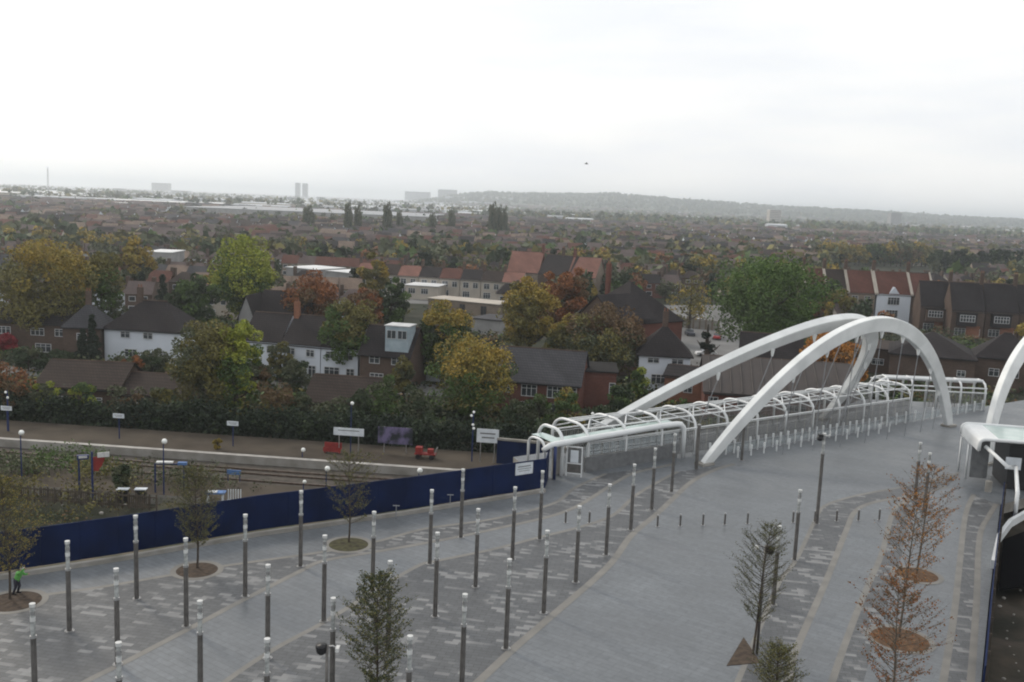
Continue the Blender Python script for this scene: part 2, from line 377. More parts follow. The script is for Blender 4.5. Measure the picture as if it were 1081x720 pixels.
def band(name, pts, w, z=.009, m=None):
    q = [P(x, y) for x, y in smp(pts)]; mb = MB(); vs = []
    for i, p in enumerate(q):
        d = (q[min(i + 1, len(q) - 1)] - q[max(i - 1, 0)]).normalized(); n = Vector((-d.y, d.x, 0))
        vs += [p + n * w / 2 + Vector((0, 0, z)), p - n * w / 2 + Vector((0, 0, z))]
    mb.add(vs, [(2 * i, 2 * i + 1, 2 * i + 3, 2 * i + 2) for i in range(len(q) - 1)], m or M['strip']); return struct(name, mb)
for nm, a, w in (('paving_band', A1, .35), ('paving_band', A2, .42), ('paving_band', A3, .35), ('paving_band', A4, .5), ('paving_band', B1, .3), ('paving_band', B2, .42),
                 ('paving_band', B3, .38), ('paving_band', B4, .4), ('paving_band', B5, .4)): band(nm, a, w)

# low kerb wall in front of the hoarding
H0 = [P(-80, 614), P(0, 603.5), P(125, 584.5), P(270, 559.5), P(428, 537.5), P(575, 514.5)]
HB = [p + (Vector((p.x, p.y - .1, 0))).normalized() * -1.3 for p in H0]
mb = MB()
for a, b in zip(HB, HB[1:]):
    d = b - a; mb.box((a + b) / 2 + Vector((0, 0, .14)), (d.length + .02, .35, .28), M['concrete'], math.atan2(d.y, d.x))
struct('kerb', mb)

# ------------------------------------------------------------------ railway cutting
PF0, PF1 = P(0, 463.5, -4), P(460, 495.5, -4)
PD = (PF1 - PF0).normalized(); PN = Vector((-PD.y, PD.x, 0))
pf = lambda s, w, z=-4: PF0 + PD * s + PN * w + Vector((0, 0, z + 4))
def slab(name, s0, s1, w0, w1, z0, z1, m, mt=None, kind=True):
    mb = MB(); mb.prism([(p.x, p.y) for p in (pf(s0, w0), pf(s1, w0), pf(s1, w1), pf(s0, w1))], z0, z1, m, mt)
    return struct(name, mb) if kind else mb
slab('track_bed', -60, 130, -9, -.01, GZ, GZ + .15, M['ballast'])
slab('platform', -60, 61, 0, 8.2, GZ, -4, M['concrete'], M['platform'])
slab('platform_edge_line', -60, 60.9, .05, .75, -4.001, -3.996, M['white_line'])
slab('disused_platform', -60, 45, -14.5, -9.01, GZ, -4.1, M['concrete'], M['platform'])
for w in (-2.2, -3.6, -6, -7.4):
    mb = slab('rail', -60, 130, w - .05, w + .05, GZ + .15, GZ + .33, M['rail'], None, False)
    tag(obj('rail', mb), 'rusty rail of the railway line, %s from the platform edge' % {-2.2: 'nearest', -3.6: 'second', -6: 'third', -7.4: 'farthest'}[w], 'rail', 'rails of the railway line')
# rough bank between hoarding and railway
mb = MB(); top = [p + Vector((0, 0, -.3)) for p in H0]; vs = []; NR = 14
for i in range(61):
    t = i / 60 * (len(H0) - 1); k = min(int(t), len(H0) - 2); p = H0[k].lerp(H0[k + 1], t - k)
    q = pf((p - PF0).dot(PD), -14.6)
    for j in range(NR):
        f = j / (NR - 1); w = p.lerp(Vector((q.x, q.y, 0)), f)
        z = -.4 + (GZ + .7) * min(1, (f * 1.7)) ** 1.1 + (.35 * noise.noise((w.x * .35, w.y * .35, 0)) if 0 < j < NR - 1 else 0)
        vs.append((w.x, w.y + (.3 if j == 0 else 0), z))
mb.add(vs, [(i * NR + j, (i + 1) * NR + j, (i + 1) * NR + j + 1, i * NR + j + 1) for i in range(60) for j in range(NR - 1)], M['rough'])
struct('rough_bank', mb, True)
# bare soil beyond the right-hand edge
mb = MB(); a, b, c = RE; vs = []
for i in range(41):
    t = i / 40; p = a.lerp(b, t * 2) if t < .5 else b.lerp(c, t * 2 - 1)
    for j in range(24):
        x = p.x + .2 + j * 1.6; vs.append((x, p.y + (4 if i == 0 else 0), -1.6 + .5 * noise.noise((x * .3, p.y * .3, 1)) + .2 * noise.noise((x * 1.3, p.y * 1.3, 1))))
mb.add(vs, [(i * 24 + j, (i + 1) * 24 + j, (i + 1) * 24 + j + 1, i * 24 + j + 1) for i in range(40) for j in range(23)], M['soil'])
struct('soil_ground', mb, True)

# ------------------------------------------------------------------ hoardings
def hoarding(name, pts, h, label, cap=None, th=.08, drop=0):
    o = thing(name, label, 'hoarding', pts[0])
    for a, b in zip(pts, pts[1:]):
        d = b - a; n = max(1, round(d.length / 2.44)); mb = MB()
        for k in range(n):
            c = a + d * ((k + .5) / n) - pts[0]
            mb.box(c + Vector((0, 0, (h - drop) / 2 + rng.uniform(-.01, .01))), (d.length / n - .012, th, h + drop), M['blue'], math.atan2(d.y, d.x))
        obj('panel', mb, o)
        for k in range(n):
            pb = MB(); c = a + d * (k / n) - pts[0] + Vector((-d.y, d.x, 0)).normalized() * .12
            pb.box(c + Vector((0, 0, (h - drop) / 2 - .1)), (.1, .14, h + drop - .2), M['wood'], math.atan2(d.y, d.x))
            obj('back_post', pb, o)
        if cap:
            cb = MB(); cb.box((a + b) / 2 - pts[0] + Vector((0, 0, h + .12)), (d.length, th + .25, .24), cap, math.atan2(d.y, d.x)); obj('coping', cb, o)
    return o
hoarding('site_hoarding', H0 + [L1A + NV * .4 - U * 1.2], 2.55, 'long navy blue plywood hoarding along the back edge of the plaza')
q0, q1 = P(524, 489, -4), P(600, 496, -4)
hoarding('track_hoarding', [q0, q1], 2.6, 'shorter navy hoarding with pale coping beside the entrance canopy', M['concrete'])
hoarding('edge_hoarding', [P(1058, 531), P(1046, 634), P(1036, 740)], 1.9, 'navy hoarding running along the bare soil at the right edge of the plaza', drop=1.5)
# white notice on hoarding
pc = ray(550, 494, 1) ; d5 = (H0[5] - H0[4]).normalized(); n5 = Vector((d5.y, -d5.x, 0))
nb = H0[4].lerp(H0[5], .83) + n5 * .07
mb = MB(); mb.box((0, 0, 0), (1.75, .04, 1.0), M['paper']); mb.box((0, -.024, .2), (1.3, .006, .08), M['grey']); mb.box((0, -.024, 0), (1.4, .006, .05), M['grey']); mb.box((0, -.024, -.18), (1.1, .006, .05), M['grey'])
o = obj('notice_board', mb); o.location = nb + Vector((0, 0, 1.95)); o.rotation_euler = (0, 0, math.atan2(d5.y, d5.x)); tag(o, 'white notice board fixed to the navy hoarding', 'sign')

# ------------------------------------------------------------------ bridge arches
def make_arch(name, label, F0, F1, H, lean, e, sk, w0, w1, hang, hl=None):
    F0 = Vector(F0); F1 = Vector(F1); lean = Vector((*lean, 0)); o = thing(name, label, 'arch', F0)
    def at(t):
        h = (4 * t * (1 - t)) ** e; s2 = t + sk * t * (1 - t)
        return F0 + (F1 - F0) * s2 + lean * h + Vector((0, 0, H * h))
    n = 72; ts = [.5 - .5 * math.cos(math.pi * i / n) for i in range(n + 1)]
    pts = [at(t) for t in ts]; mb = MB(); vs = []
    crown = pts[n // 2]; pn = (F1 - F0).cross(crown - F0).normalized()
    if (F1 - F0).cross(pn).z < 0: pn = -pn
    prof = [(-.5, -.45), (-.44, -.5), (.44, -.5), (.5, -.45), (.5, .45), (.44, .5), (-.44, .5), (-.5, .45)]
    for i, p in enumerate(pts):
        d = (pts[min(i + 1, n)] - pts[max(i - 1, 0)]).normalized(); up = d.cross(pn).normalized()
        w = w0 + (w1 - w0) * (4 * ts[i] * (1 - ts[i])) ** .5
        for a, b in prof: vs.append(p - F0 + pn * (a * w * .55) + up * (b * w))
    # keep the ring orientation consistent
    k = 8; mb.add(vs, [(i * k + j, i * k + (j + 1) % k, (i + 1) * k + (j + 1) % k, (i + 1) * k + j) for i in range(n) for j in range(k)], M['arch'])
    obj('arch_rib', mb, o)
    fb = MB(); 
    for F in (F0, F1): fb.box(F - F0 + Vector((0, 0, .12)), (w0 * 1.7, w0 * 1.3, .24), M['concrete'], UANG)
    obj('footing', fb, o)
    for t in hang:
        p = at(t); w = w0 + (w1 - w0) * (4 * t * (1 - t)) ** .5
        lb = MB(); q = p - F0 - Vector((0, 0, w * .5)); lb.tube([q, q - Vector((0, 0, .75))], [.24, .1], M['arch'], 6); lug = obj('hanger_lug', lb, o)
        # cable runs down to the deck edge under the arch
        g = F0 + (F1 - F0) * t; g = Vector((p.x, p.y, 0)).lerp(Vector((g.x, g.y, 0)), .25); g.z = .2
        cb = MB(); cb.tube([p - F0 - Vector((0, 0, w * .5 + .7)), g - F0], .045, M['cable'], 6); obj('cable', cb, o)
    return o
make_arch('bridge_arch', 'white steel arch nearest the camera, spanning the near parapet', (18.85, 89.78, 0), (51.95, 111.88, 0), 13.09, (2.33, -1.02), .99, .03, .9, 1.52, [.22, .32, .42, .52, .62, .71, .80, .88])
make_arch('bridge_arch', 'white steel arch behind, meeting the near arch at its crown', (5.9, 93.91, 0), (37.28, 112.74, 0), 13.15, (13.04, -2.97), .93, .01, .95, 1.6, [.2, .3, .4, .5, .6, .7, .8])
make_arch('bridge_arch', 'white arch leaving the right edge of the photo behind the glass roof', (48.23, 94.64, 0), (81.2, 116.6, 0), 13.4, (-3.31, 1.38), .77, .03, .9, 1.5, [.3, .4, .5, .6, .7])

# ------------------------------------------------------------------ hooped stair canopy along the bridge
Z = Vector((0, 0, 1))
base = L1(0)
o = thing('hoop_canopy', 'white tubular hooped canopy over the stairs along the far side of the bridge', 'canopy', base)
def hoop_pts(s, W, zs, zr, r=1.1):  # near post, rounded shoulder, roof bow, far post
    a = L1(s) - base + NV * .3; pts = [a, a + Z * (zs - .2)]
    for k in range(7):
        t = math.pi / 2 * k / 6; pts.append(a + Z * (zs + (zr - zs) * math.sin(t)) + NV * (r * (1 - math.cos(t))))
    b = a + NV * W
    for k in range(7):
        t = math.pi / 2 * (1 - k / 6); pts.append(b + Z * (zs + (zr - zs) * math.sin(t)) - NV * (r * (1 - math.cos(t))))
    pts += [b]
    return pts
HW = 5.4; hs = [3.2 + 4.55 * k for k in range(12)]
for s_ in hs:
    h = MB(); h.tube(hoop_pts(s_, HW, 2.75, 4.15, 1.9), .14, M['white'], 8); obj('hoop', h, o, True)
for off, z in ((.2, 2.75), (HW + .4, 2.75), (.95, 3.8), (HW - .35, 3.8), (HW / 2 + .3, 4.22)):
    r = MB(); r.tube([L1(3.2) - base + NV * off + Z * z, L1(hs[-1]) - base + NV * off + Z * z], .08, M['white'], 6); obj('rail', r, o, True)
for k in range(len(hs) - 1):
    b = MB(); s0, s1 = hs[k], hs[k + 1]
    b.tube([L1(s0) - base + NV * .6 + Z * 3.2, L1((s0 + s1) / 2) - base + NV * (HW / 2 + .3) + Z * 4.15, L1(s1) - base + NV * (HW + .1) + Z * 3.2], .07, M['white'], 6)
    b.tube([L1(s1) - base + NV * .6 + Z * 3.18, L1((s0 + s1) / 2) - base + NV * (HW / 2 + .3) + Z * 4.12, L1(s0) - base + NV * (HW + .1) + Z * 3.18], .07, M['white'], 6)
    obj('brace', b, o, True)
    for wv in (.3, HW + .3):
        p = MB(); c = L1((s0 + s1) / 2) - base + NV * wv + Z * 1.45
        p.box(c, (4.3, .02, 2.3), M['screen'], UANG)
        for q in range(18): p.box(c + U * (-2.12 + q * .25) + NV * -.03, (.045, .03, 2.6 if q % 6 == 0 else 2.3), M['concrete'] if q % 6 == 0 else M['grey'], UANG)
        for q in (-1.1, -.35, .4, 1.12): p.box(c + Z * q + NV * -.05, (4.3, .03, .05), M['white' if q == 1.12 else 'grey'], UANG)
        obj('mesh_panel', p, o)
# second, smaller cage behind the right end of the hoops
C0, C1 = Vector((47.6, 123.0, 0)), Vector((61.5, 122.6, 0)); CU = (C1 - C0).normalized(); CN = Vector((-CU.y, CU.x, 0))
o = thing('rail_cage', 'white tubular cage with horizontal rails at the far right end of the bridge', 'railing', C0)
for k in range(5):
    x = 1.2 + 3.1 * k; h = MB(); f = CU * x
    h.tube([f, f + Z * 2.8, f + Z * 3.3 + CN * .3, f + Z * 3.6 + CN * 1.1, f + Z * 3.6 + CN * 2.4, f + Z * 2.8 + CN * 3.4, f + CN * 3.4], .14, M['white'], 8); obj('frame', h, o, True)
h = MB(); h.tube([CN * .2 + Z * .2, CN * .2 + Z * 2.4 - CU * .2, CN * .4 + Z * 3.25 + CU * .3, CN * .8 + Z * 3.6 + CU * 1.3, CN * 1.0 + Z * 3.62 + CU * 13.6], .19, M['white'], 8); obj('end_hoop', h, o, True)
h = MB(); h.tube([CN * 3 + Z * .2, CN * 3 + Z * 2.4 - CU * .2, CN * 2.8 + Z * 3.25 + CU * .3, CN * 2.6 + Z * 3.5 + CU * 1.3, CN * 2.6 + Z * 3.55 + CU * 13.6], .14, M['white'], 8); obj('end_hoop', h, o, True)
for off, z in ((.05, 2.8), (.05, 2.2), (3.4, 3.0)):
    r = MB(); r.tube([CN * off + Z * z, CN * off + CU * 13.8 + Z * z], .1, M['white'], 6); obj('rail', r, o, True)
p = MB(); p.box(CU * 10 + Z * 1.1, (7.4, .05, 2.0), M['screen'])
for q in range(16): p.box(CU * (6.6 + q * .46) + Z * 1.1 - CN * .05, (.06, .04, 2.1), M['grey'])
obj('mesh_panel', p, o)

# parapet with white posts
def parapet(name, a, b, label, step=1.15, h=1.45, off=0.0, panel=True):
    o = thing(name, label, 'balustrade', a); d = b - a; n = round(d.length / step); u = d.normalized(); ang = math.atan2(u.y, u.x)
    for k in range(n + 1):
        c = u * (k * d.length / n); pb = MB()
        pb.tube([c, c + Z * (h - .35)], .075, M['white'], 6); pb.box(c + Z * (h - .2), (.14, .2, .4), M['white'], ang + .6)
        if k == 0: first = obj('post', pb, o); me0 = first.data
        else:
            q = first.copy(); COL.objects.link(q); q.parent = o; q.location = c
    r = MB(); r.tube([Z * (h - .42), d + Z * (h - .42)], .035, M['cable'], 6); obj('handrail', r, o)
    if panel:
        g = MB(); g.box(d / 2 + Z * .6 + Vector((-u.y, u.x, 0)) * .12, (d.length, .02, .9), M['glass'], ang); obj('glass_panel', g, o)
    return o
parapet('balustrade', L1(17.5) - NV * 1.2, L1(45.5) - NV * 1.2, 'row of short white posts with glass panels below the near arch')
parapet('balustrade', L1(20) - NV * 2.6, L1(45.0) - NV * 2.6, 'outer row of short white posts along the bridge deck kerb', 1.9, 1.1, panel=False)
parapet('balustrade', L1(47.5) - NV * .6, L1(68) - NV * .6, 'white posts and rail between the near arch foot and the right edge', 1.9, 1.4)

# ------------------------------------------------------------------ left entrance canopy with kiosk
o = thing('entrance_canopy', 'low glass roofed station entrance with thick white eaves pipe and map board', 'canopy', L1(-2))
b0 = L1(-2)
S0, S1, EZ = -2.0, 13.9, 2.95
pp = [L1(S0) - b0 + Z * (EZ - .25) - U * .2, L1(S0 + .5) - b0 + Z * (EZ + .05), L1(S0 + 1.2) - b0 + Z * (EZ + .12)] + [L1(S0 + 1.2 + k) - b0 + Z * (EZ + .12 + .03 * k) for k in range(2, 14)]
q = L1(S1) - b0
pp += [q + Z * (EZ + .5), q + U * .55 + Z * (EZ + .42), q + U * .95 + Z * (EZ + .05), q + U * 1.1 + Z * (EZ - .6), q + U * 1.1]
e = MB(); e.tube(pp, [.2, .26] + [.28] * (len(pp) - 4) + [.24, .22], M['white'], 12); obj('eaves_pipe', e, o, True)
r = MB(); rv = []
for k in range(13):
    for j in range(4):
        s_ = S0 + 1 + (S1 - S0 - 1) * k / 12; rv.append(L1(s_) - b0 + NV * (.15 + 1.1 * j) + Z * (EZ + .22 + .12 * math.sin(j * .8) + .03 * k))
r.add(rv, [(k * 4 + j, k * 4 + j + 1, (k + 1) * 4 + j + 1, (k + 1) * 4 + j) for k in range(1) for j in range(3)] + [(k * 4, k * 4 + 1, k * 4 + 5, k * 4 + 4) for k in range(1, 12)], M['glassroof']); obj('glass_roof', r, o)
for s_ in (S0 + 2.2,):
    h = MB(); h.tube([x - (b0 - base) for x in hoop_pts(s_, 3.6, 2.9, 4.1, 1.2)], .15, M['white'], 8); obj('hoop', h, o, True)
h = MB(); h.tube([x - (b0 - base) for x in hoop_pts(S0 + .2, 2.4, 2.7, 3.4, .9)], .12, M['white'], 8); obj('hoop', h, o, True)
c = MB(); c.tube([L1(-1.1) - b0 - NV * .35, L1(-1.1) - b0 - NV * .35 + Z * EZ], .15, M['bluesteel'], 10); obj('column', c, o, True)
c = MB(); c.box(L1(.1) - b0 + NV * .8 + Z * 1.4, (1.2, .12, 2.8), M['concrete'], UANG); obj('end_wall', c, o)
c = MB()
for k in range(12): c.box(L1(3.3 + k * .98) - b0 + NV * .25 + Z * 2.05, (.82, .03, 1.0), M['glass'], UANG)
obj('glass_panel', c, o)
c = MB(); c.box(L1(8.6) - b0 + NV * .25 + Z * .7, (11.6, .25, 1.4), M['grey'], UANG); obj('parapet_wall', c, o)
# map board: framed unit
k0 = P(598, 502); k1 = P(613, 504); kv = (k1 - k0); ka = math.atan2(kv.y, kv.x) + .1
o = thing('map_board', 'white framed map board with poster above grey panel at the station entrance', 'sign', (k0 + k1) / 2, ka)
c = MB(); W_, H_ = 1.35, 2.45
for x in (-W_ / 2, W_ / 2): c.box((x, 0, H_ / 2 + .15), (.09, .12, H_ + .3), M['white'])
for z in (.3, 1.2, H_ + .25): c.box((0, 0, z), (W_ - .09, .12, .09), M['white'])
obj('frame', c, o)
c = MB(); c.box((0, .0, 1.85), (W_ - .09, .05, 1.2), M['grey']); c.box((0, -.03, 1.85), (.72, .02, 1.12), M['paper']); obj('poster', c, o)
c = MB(); c.box((0, 0, .74), (W_ - .09, .05, .8), M['steel_dark']); obj('lower_panel', c, o)

# ------------------------------------------------------------------ right entrance canopy
G = P(1022, 452, 4.2); D3 = Vector((.93, .37, 0)).normalized()
Gn = P(1046, 474, 4.2); E3 = (Gn - G) * .8; EL = E3.length; E3n = E3.normalized(); D3 = Vector((-E3n.y, E3n.x, 0))
if D3.x < 0: D3 = -D3
o = thing('glass_canopy', 'rounded glass roofed stair entrance with white tubular frame at the right', 'canopy', (G.x, G.y, 0))
g0 = Vector((G.x, G.y, 0))
rv = []; NP = 9; LEN = 14
prof = [(-.55, -.6)] + [(-.55 * math.cos(t), .0 + .45 * math.sin(t)) for t in [math.pi / 2 * k / 5 for k in range(1, 6)]] + [(1.2, .47), (6, .5), (LEN, .5)]
vs = [G - g0 + D3 * a + Z * b + E3n * (0 if w == 0 else EL) for w in (0, 1) for a, b in prof]
n = len(prof)
r = MB(); r.add([v for i, v in enumerate(vs) if i % n <= 6], [(j, j + 1, 7 + j + 1, 7 + j) for j in range(6)], M['white']); 
r.add([v + Z * -.12 for i, v in enumerate(vs) if i % n <= 6], [(j, 7 + j, 7 + j + 1, j + 1) for j in range(6)], M['white']); obj('rounded_end', r, o, True)
r = MB(); c = G - g0 + D3 * ((LEN + 1.2) / 2) + E3n * EL / 2 + Z * .42
r.box(c, (LEN - 1.2, EL - .1, .1), M['glassroof'], axes=(D3, E3n, Z)); obj('glass_roof', r, o)
for w in (.0, EL):
    r = MB(); r.tube([v for v in vs[:n]] if w == 0 else [v for v in vs[n:]], .17, M['white'], 8); obj('eaves_pipe', r, o, True)
# posts
for a, w in ((-.5, .1), (-.5, EL * .45)):
    r = MB(); q = G - g0 + D3 * a + E3n * w; r.tube([Vector((q.x, q.y, 0)), Vector((q.x, q.y, 3.3))], .1, M['white'], 8); obj('post', r, o, True)
r = MB(); r.box(G - g0 + D3 * 6.8 + E3n * (EL * .5) + Z * -2.1, (LEN - 5, EL * .7, 4.0), M['black'], axes=(D3, E3n, Z)); obj('interior_shade', r, o)  # solid black box put in as the deep shade under the glass roof
r = MB(); r.box(G - g0 + D3 * .3 + E3n * (EL * .6) + Z * -2.0, (1.5, .15, 3.6), M['grey'], axes=(D3, E3n, Z)); obj('screen_panel', r, o)
r = MB(); r.box(G - g0 + D3 * 2.4 + E3n * (EL + .1) + Z * -1.5, (1.3, .05, 1.1), M['paper'], axes=(D3, E3n, Z)); obj('notice', r, o)
# sloping tube frame over the stair, coming forward
a0 = G - g0 + E3n * EL + Z * -.2; 
r = MB(); f1 = P(1064, 493, 3.0) - g0; f1 = Vector((f1.x, f1.y, 3.0)); f2 = P(1072, 497, 2.4) - g0; f3 = P(1071, 548, 0) - g0
r.tube([a0, a0.lerp(f1, .5), f1, Vector((f2.x, f2.y, 2.75)), Vector((f3.x, f3.y, 2.2)), Vector((f3.x, f3.y, 0))], .17, M['white'], 10); obj('frame_tube', r, o, True)
o = thing('stair_parapet', 'curved white parapet beside the dark stairwell at the right edge', 'parapet', P(1072, 552))
s0 = P(1072, 552); mbp = MB(); pts = [P(1048, 600, 0) - s0, P(1054, 572, 0) - s0, P(1066, 556, 0) - s0, P(1085, 545, 0) - s0, P(1120, 540, 0) - s0]
for a, b in zip(pts, pts[1:]):
    d = b - a; mbp.box((a + b) / 2 + Z * .3, (d.length + .1, .3, .6), M['white'], math.atan2(d.y, d.x))
obj('wall', mbp, o)
mb = MB(); q = [P(1060, 560), P(1100, 545), P(1140, 600), P(1056, 610)]; mb.prism([(p.x, p.y) for p in q], -.9, -.75, mat('pit_shade_black', (.006, .006, .007), 1, spec=0)); tag(obj('stair_well_shade', mb), kind='structure')  # near-black slab, its colour stands in for the shade of the stairwell void
mb = MB(); mb.tube([(0, 0, 0), (0, 0, .95)], .3, M['concrete'], 10); mb.sphere((0, 0, .95), .3, M['concrete'], 10, 4, (1, 1, .3))
o = obj('bollard', mb); o.location = P(1043, 519); tag(o, 'thick stone bollard in front of the glass stair entrance', 'bollard')

# ------------------------------------------------------------------ light columns
def light_column(h=5.1):
    o = thing('light_column', 'x', 'light column')
    def cyl(name, z0, z1, r0, r1, m, n=14, extra=None, parent=o):
        mb = MB(); mb.tube([(0, 0, z0), (0, 0, z1)], [r0, r1], m, n)
        if extra: extra(mb)
        return obj(name, mb, parent)
    k = h - 5.1
    def bolts(mb):
        for i in range(6):
            t = i * math.pi / 3; mb.box((.2 * math.cos(t), .2 * math.sin(t), .05), (.04, .04, .05), M['steel_mid'])
    cyl('base_plate', .0, .035, .25, .25, M['steel_mid'], 16, bolts)
    cyl('shaft', .035, 3.45 + k, .135, .125, M['steel_dark'])
    cyl('collar', 3.45 + k, 3.56 + k, .15, .15, M['steel_mid'])
    g = cyl('lamp_tube', 3.56 + k, 4.92 + k, .105, .105, M['lamp_glass'])
    cyl('reflector', 4.25 + k, 4.45 + k, .118, .118, M['cap'], parent=g); cyl('reflector', 4.55 + k, 4.75 + k, .112, .118, M['steel_mid'], parent=g)
    cyl('cap', 4.94 + k, 5.1 + k, .125, .135, M['cap'])
    return o
COLS = [ # top px, py, height, which one it is
 (34, 637, 'alone at the left edge in the front corner of the plaza'),
 (71, 571, 'on dark paving between the left tree pit and the corner, close to the hoarding'),
 (122.5, 600, 'on the mottled paving behind the lower column whose cap meets its foot at far left'),
 (125, 678, 'with only its lamp head above the bottom edge at far left'),
 (143, 544, 'nearest the hoarding at left, between the worker and the first tree pit'),
 (196, 568, 'just in front of the round tree pit by the hoarding at left'),
 (211, 634, 'in the pale path left of centre, cut by the bottom edge'),
 (259, 543, 'between the left tree pit and the grassy pit, at the path edge'),
 (283, 596, 'on the pale path directly behind the column sharing its line at the bottom'),
 (282, 674, 'with only its lamp head showing at the bottom, left of the camera pole'),
 (318, 518, 'by the hoarding just left of the grassy round tree pit'),
 (343, 565, 'standing on the edge of the pale path below the grassy tree pit'),
 (352, 631, 'at the bottom, between the camera pole and the bushy young tree'),
 (395, 540, 'immediately right of the grassy tree pit'),
 (412, 592, 'half hidden behind the bushy young tree at the bottom'),
 (433, 671, 'low at the bottom edge, right beside the bushy young tree'),
 (456, 517, 'on the walk in front of the hoarding joint, second row from it'),
 (462, 562, 'on the mottled paving, right of and above the bushy young tree'),
 (491, 627, 'large in the foreground at the bottom centre of the mottled paving'),
 (489, 495, 'in front of the middle of the hoarding, the first of the row by the kerb at centre'),
 (505, 537, 'centre of the mottled paving behind the large foreground column'),
 (538, 590, 'on the pale diagonal band, nearest the bottom of that row'),
 (544, 514, 'on the pale path right of centre, under the white notice board'),
 (578, 560, 'second from the bottom on the pale diagonal band'),
 (573, 497, 'beside the blue post of the station entrance at the end of the hoarding'),
 (612, 534, 'third from the bottom on the pale diagonal band'),
 (644, 511, 'fourth from the bottom on the pale diagonal band'),
 (670, 490, 'fifth from the bottom on the pale diagonal band'),
 (692, 473, 'on the diagonal band with its cap reaching the canopy eaves pipe'),
 (713, 458, 'last on the diagonal band before the near arch foot'),
 (787, 432, 'standing in front of the hooped canopy right of the near arch foot'),
 (845, 517, 'on the left edge of the dark paving ribbon, right of the olive tree'),
 (823, 555, 'behind the olive tree on the dark paving ribbon'),
 (972, 467, 'tall among the rusty red trees at the head of the mottled band'),
 (982, 478, 'slim behind the upper rusty tree, nearest the glass stair entrance'),
]
proto = light_column()
for i, (x, y, lb) in enumerate(COLS):
    p = P(x, y, 5.1); p.z = 0
    lab = 'glass headed steel light column ' + lb
    if i == 0: proto.location = p; proto['label'] = lab; proto['group'] = 'light columns on the plaza'
    else: dup(proto, p, rng.uniform(0, 3), lab, 'light columns on the plaza')

def camera_pole(px, py, bx, by, label, h, arm):
    p = P(bx, by); o = thing('camera_pole', label, 'camera pole', p)
    mb = MB(); mb.tube([(0, 0, 0), (0, 0, h)], [.08, .06], M['steel_dark'] if h < 5 else M['steel_dark'], 10); obj('pole', mb, o, True)
    mb = MB(); mb.tube([(0, 0, h - .1), (.25 * arm, 0, h - .02), (.5 * arm, 0, h - .15)], .04, M['steel_mid'], 6); br = obj('bracket', mb, o, True)
    mb = MB(); mb.sphere((-.25 * arm, 0, h - .22), .26, M['black'], 10, 6); mb.tube([(-.25 * arm, 0, h), (-.25 * arm, 0, h - .15)], .27, M['black'], 10); obj('camera_dome', mb, o, True)
    mb = MB(); mb.box((.5 * arm, -.1, h - .1), (.16, .4, .16), M['cap']); obj('camera', mb, o)
    return o
camera_pole(343, 694, 344, 766, 'dark surveillance camera pole at the bottom edge between two light columns', 3.9, 1)
camera_pole(806, 577, 799, 690, 'surveillance camera pole standing in the olive young tree', 6.2, -1)
# tall lamp column with camera
camp = light_column(7.3); camp.location = P(862, 553); camp.name = 'camera_column'; camp['label'] = 'tall light column carrying a black dome camera on the dark ribbon head'; camp['category'] = 'light column'
mb = MB(); mb.sphere((-.32, 0, 6.9), .24, M['black'], 10, 6); mb.box((-.3, 0, 7.12), (.34, .34, .22), M['black']); obj('camera_dome', mb, camp)
mb = MB(); mb.tube([(0, 0, 7.1), (.45, 0, 7.15), (.45, 0, 7.45)], .06, M['cap'], 6); obj('antenna_bracket', mb, camp)
# dark posts by the arch
for x, y0, y1, lb in ((735, 503, 456, 'dark steel post at the end of the entrance canopy'), (783, 491, 433, 'dark steel post in front of the hoops beside the near arch')):
    if x == 783: continue
    mb = MB(); mb.tube([(0, 0, 0), (0, 0, 4.2)], .16, M['steel_dark'], 10); mb.tube([(0, 0, 4.2), (0, 0, 4.28)], .18, M['steel_mid'], 10); o = obj('steel_post', mb); o.location = P(x, y0 - 8); tag(o, lb, 'post')

# low bollards across the plaza
mb = MB(); mb.tube([(0, 0, 0), (0, 0, .86)], .075, M['steel_dark'], 8)
bo = thing('bollard', 'x', 'bollard', (0, 0, 0), 0, 'low bollards across the plaza')
obj('post', mb, bo); mb = MB(); mb.tube([(0, 0, .86), (0, 0, .96)], [.08, .05], M['steel_mid'], 8); obj('cap', mb, bo)
mb = MB(); mb.tube([(0, 0, 0), (0, 0, .03)], .15, M['steel_mid'], 10); obj('base', mb, bo)
BX = [597, 622, 694, 718, 742, 765, 789, 837, 860, 883, 906, 928]
BL = ['left of the fourth diagonal light column, on the pale path', 'beside the fourth diagonal light column', 'first to the right of the diagonal pale band', 'second to the right of the diagonal pale band',
      'third to the right of the diagonal pale band', 'third to the left of the olive tree top, mid plaza', 'touching the left edge of the olive tree top', 'just left of the light column on the dark ribbon edge',
      'at the foot of the tall camera column', 'in the middle of the dark ribbon', 'on the pale strip right of the dark ribbon', 'at the rusty trees, last in the row']
for i, (x, lb) in enumerate(zip(BX, BL)):
    p = P(x, 556 - (x - 690) * .03 if x > 650 else 552); lab = 'low dark steel bollard ' + lb
    if i == 0: bo.location = p; bo['label'] = lab
    else: dup(bo, p, 0, lab)
# railing hoops at plaza edge near the kerb
for i, x in enumerate((413, 470)):
    mb = MB(); mb.tube([(0, 0, 0), (0, 0, 1.1)], .04, M['cable'], 6); mb.tube([(-.25, 0, 1.05), (.25, 0, 1.05)], .04, M['cable'], 6)
    o = obj('cycle_stand', mb); o.location = P(x + 5, 548 - i * 12); tag(o, ['thin grey stand near the hoarding, left one', 'thin grey stand near the hoarding, right one nearer the canopy'][i], 'stand', 'thin stands near the hoarding')

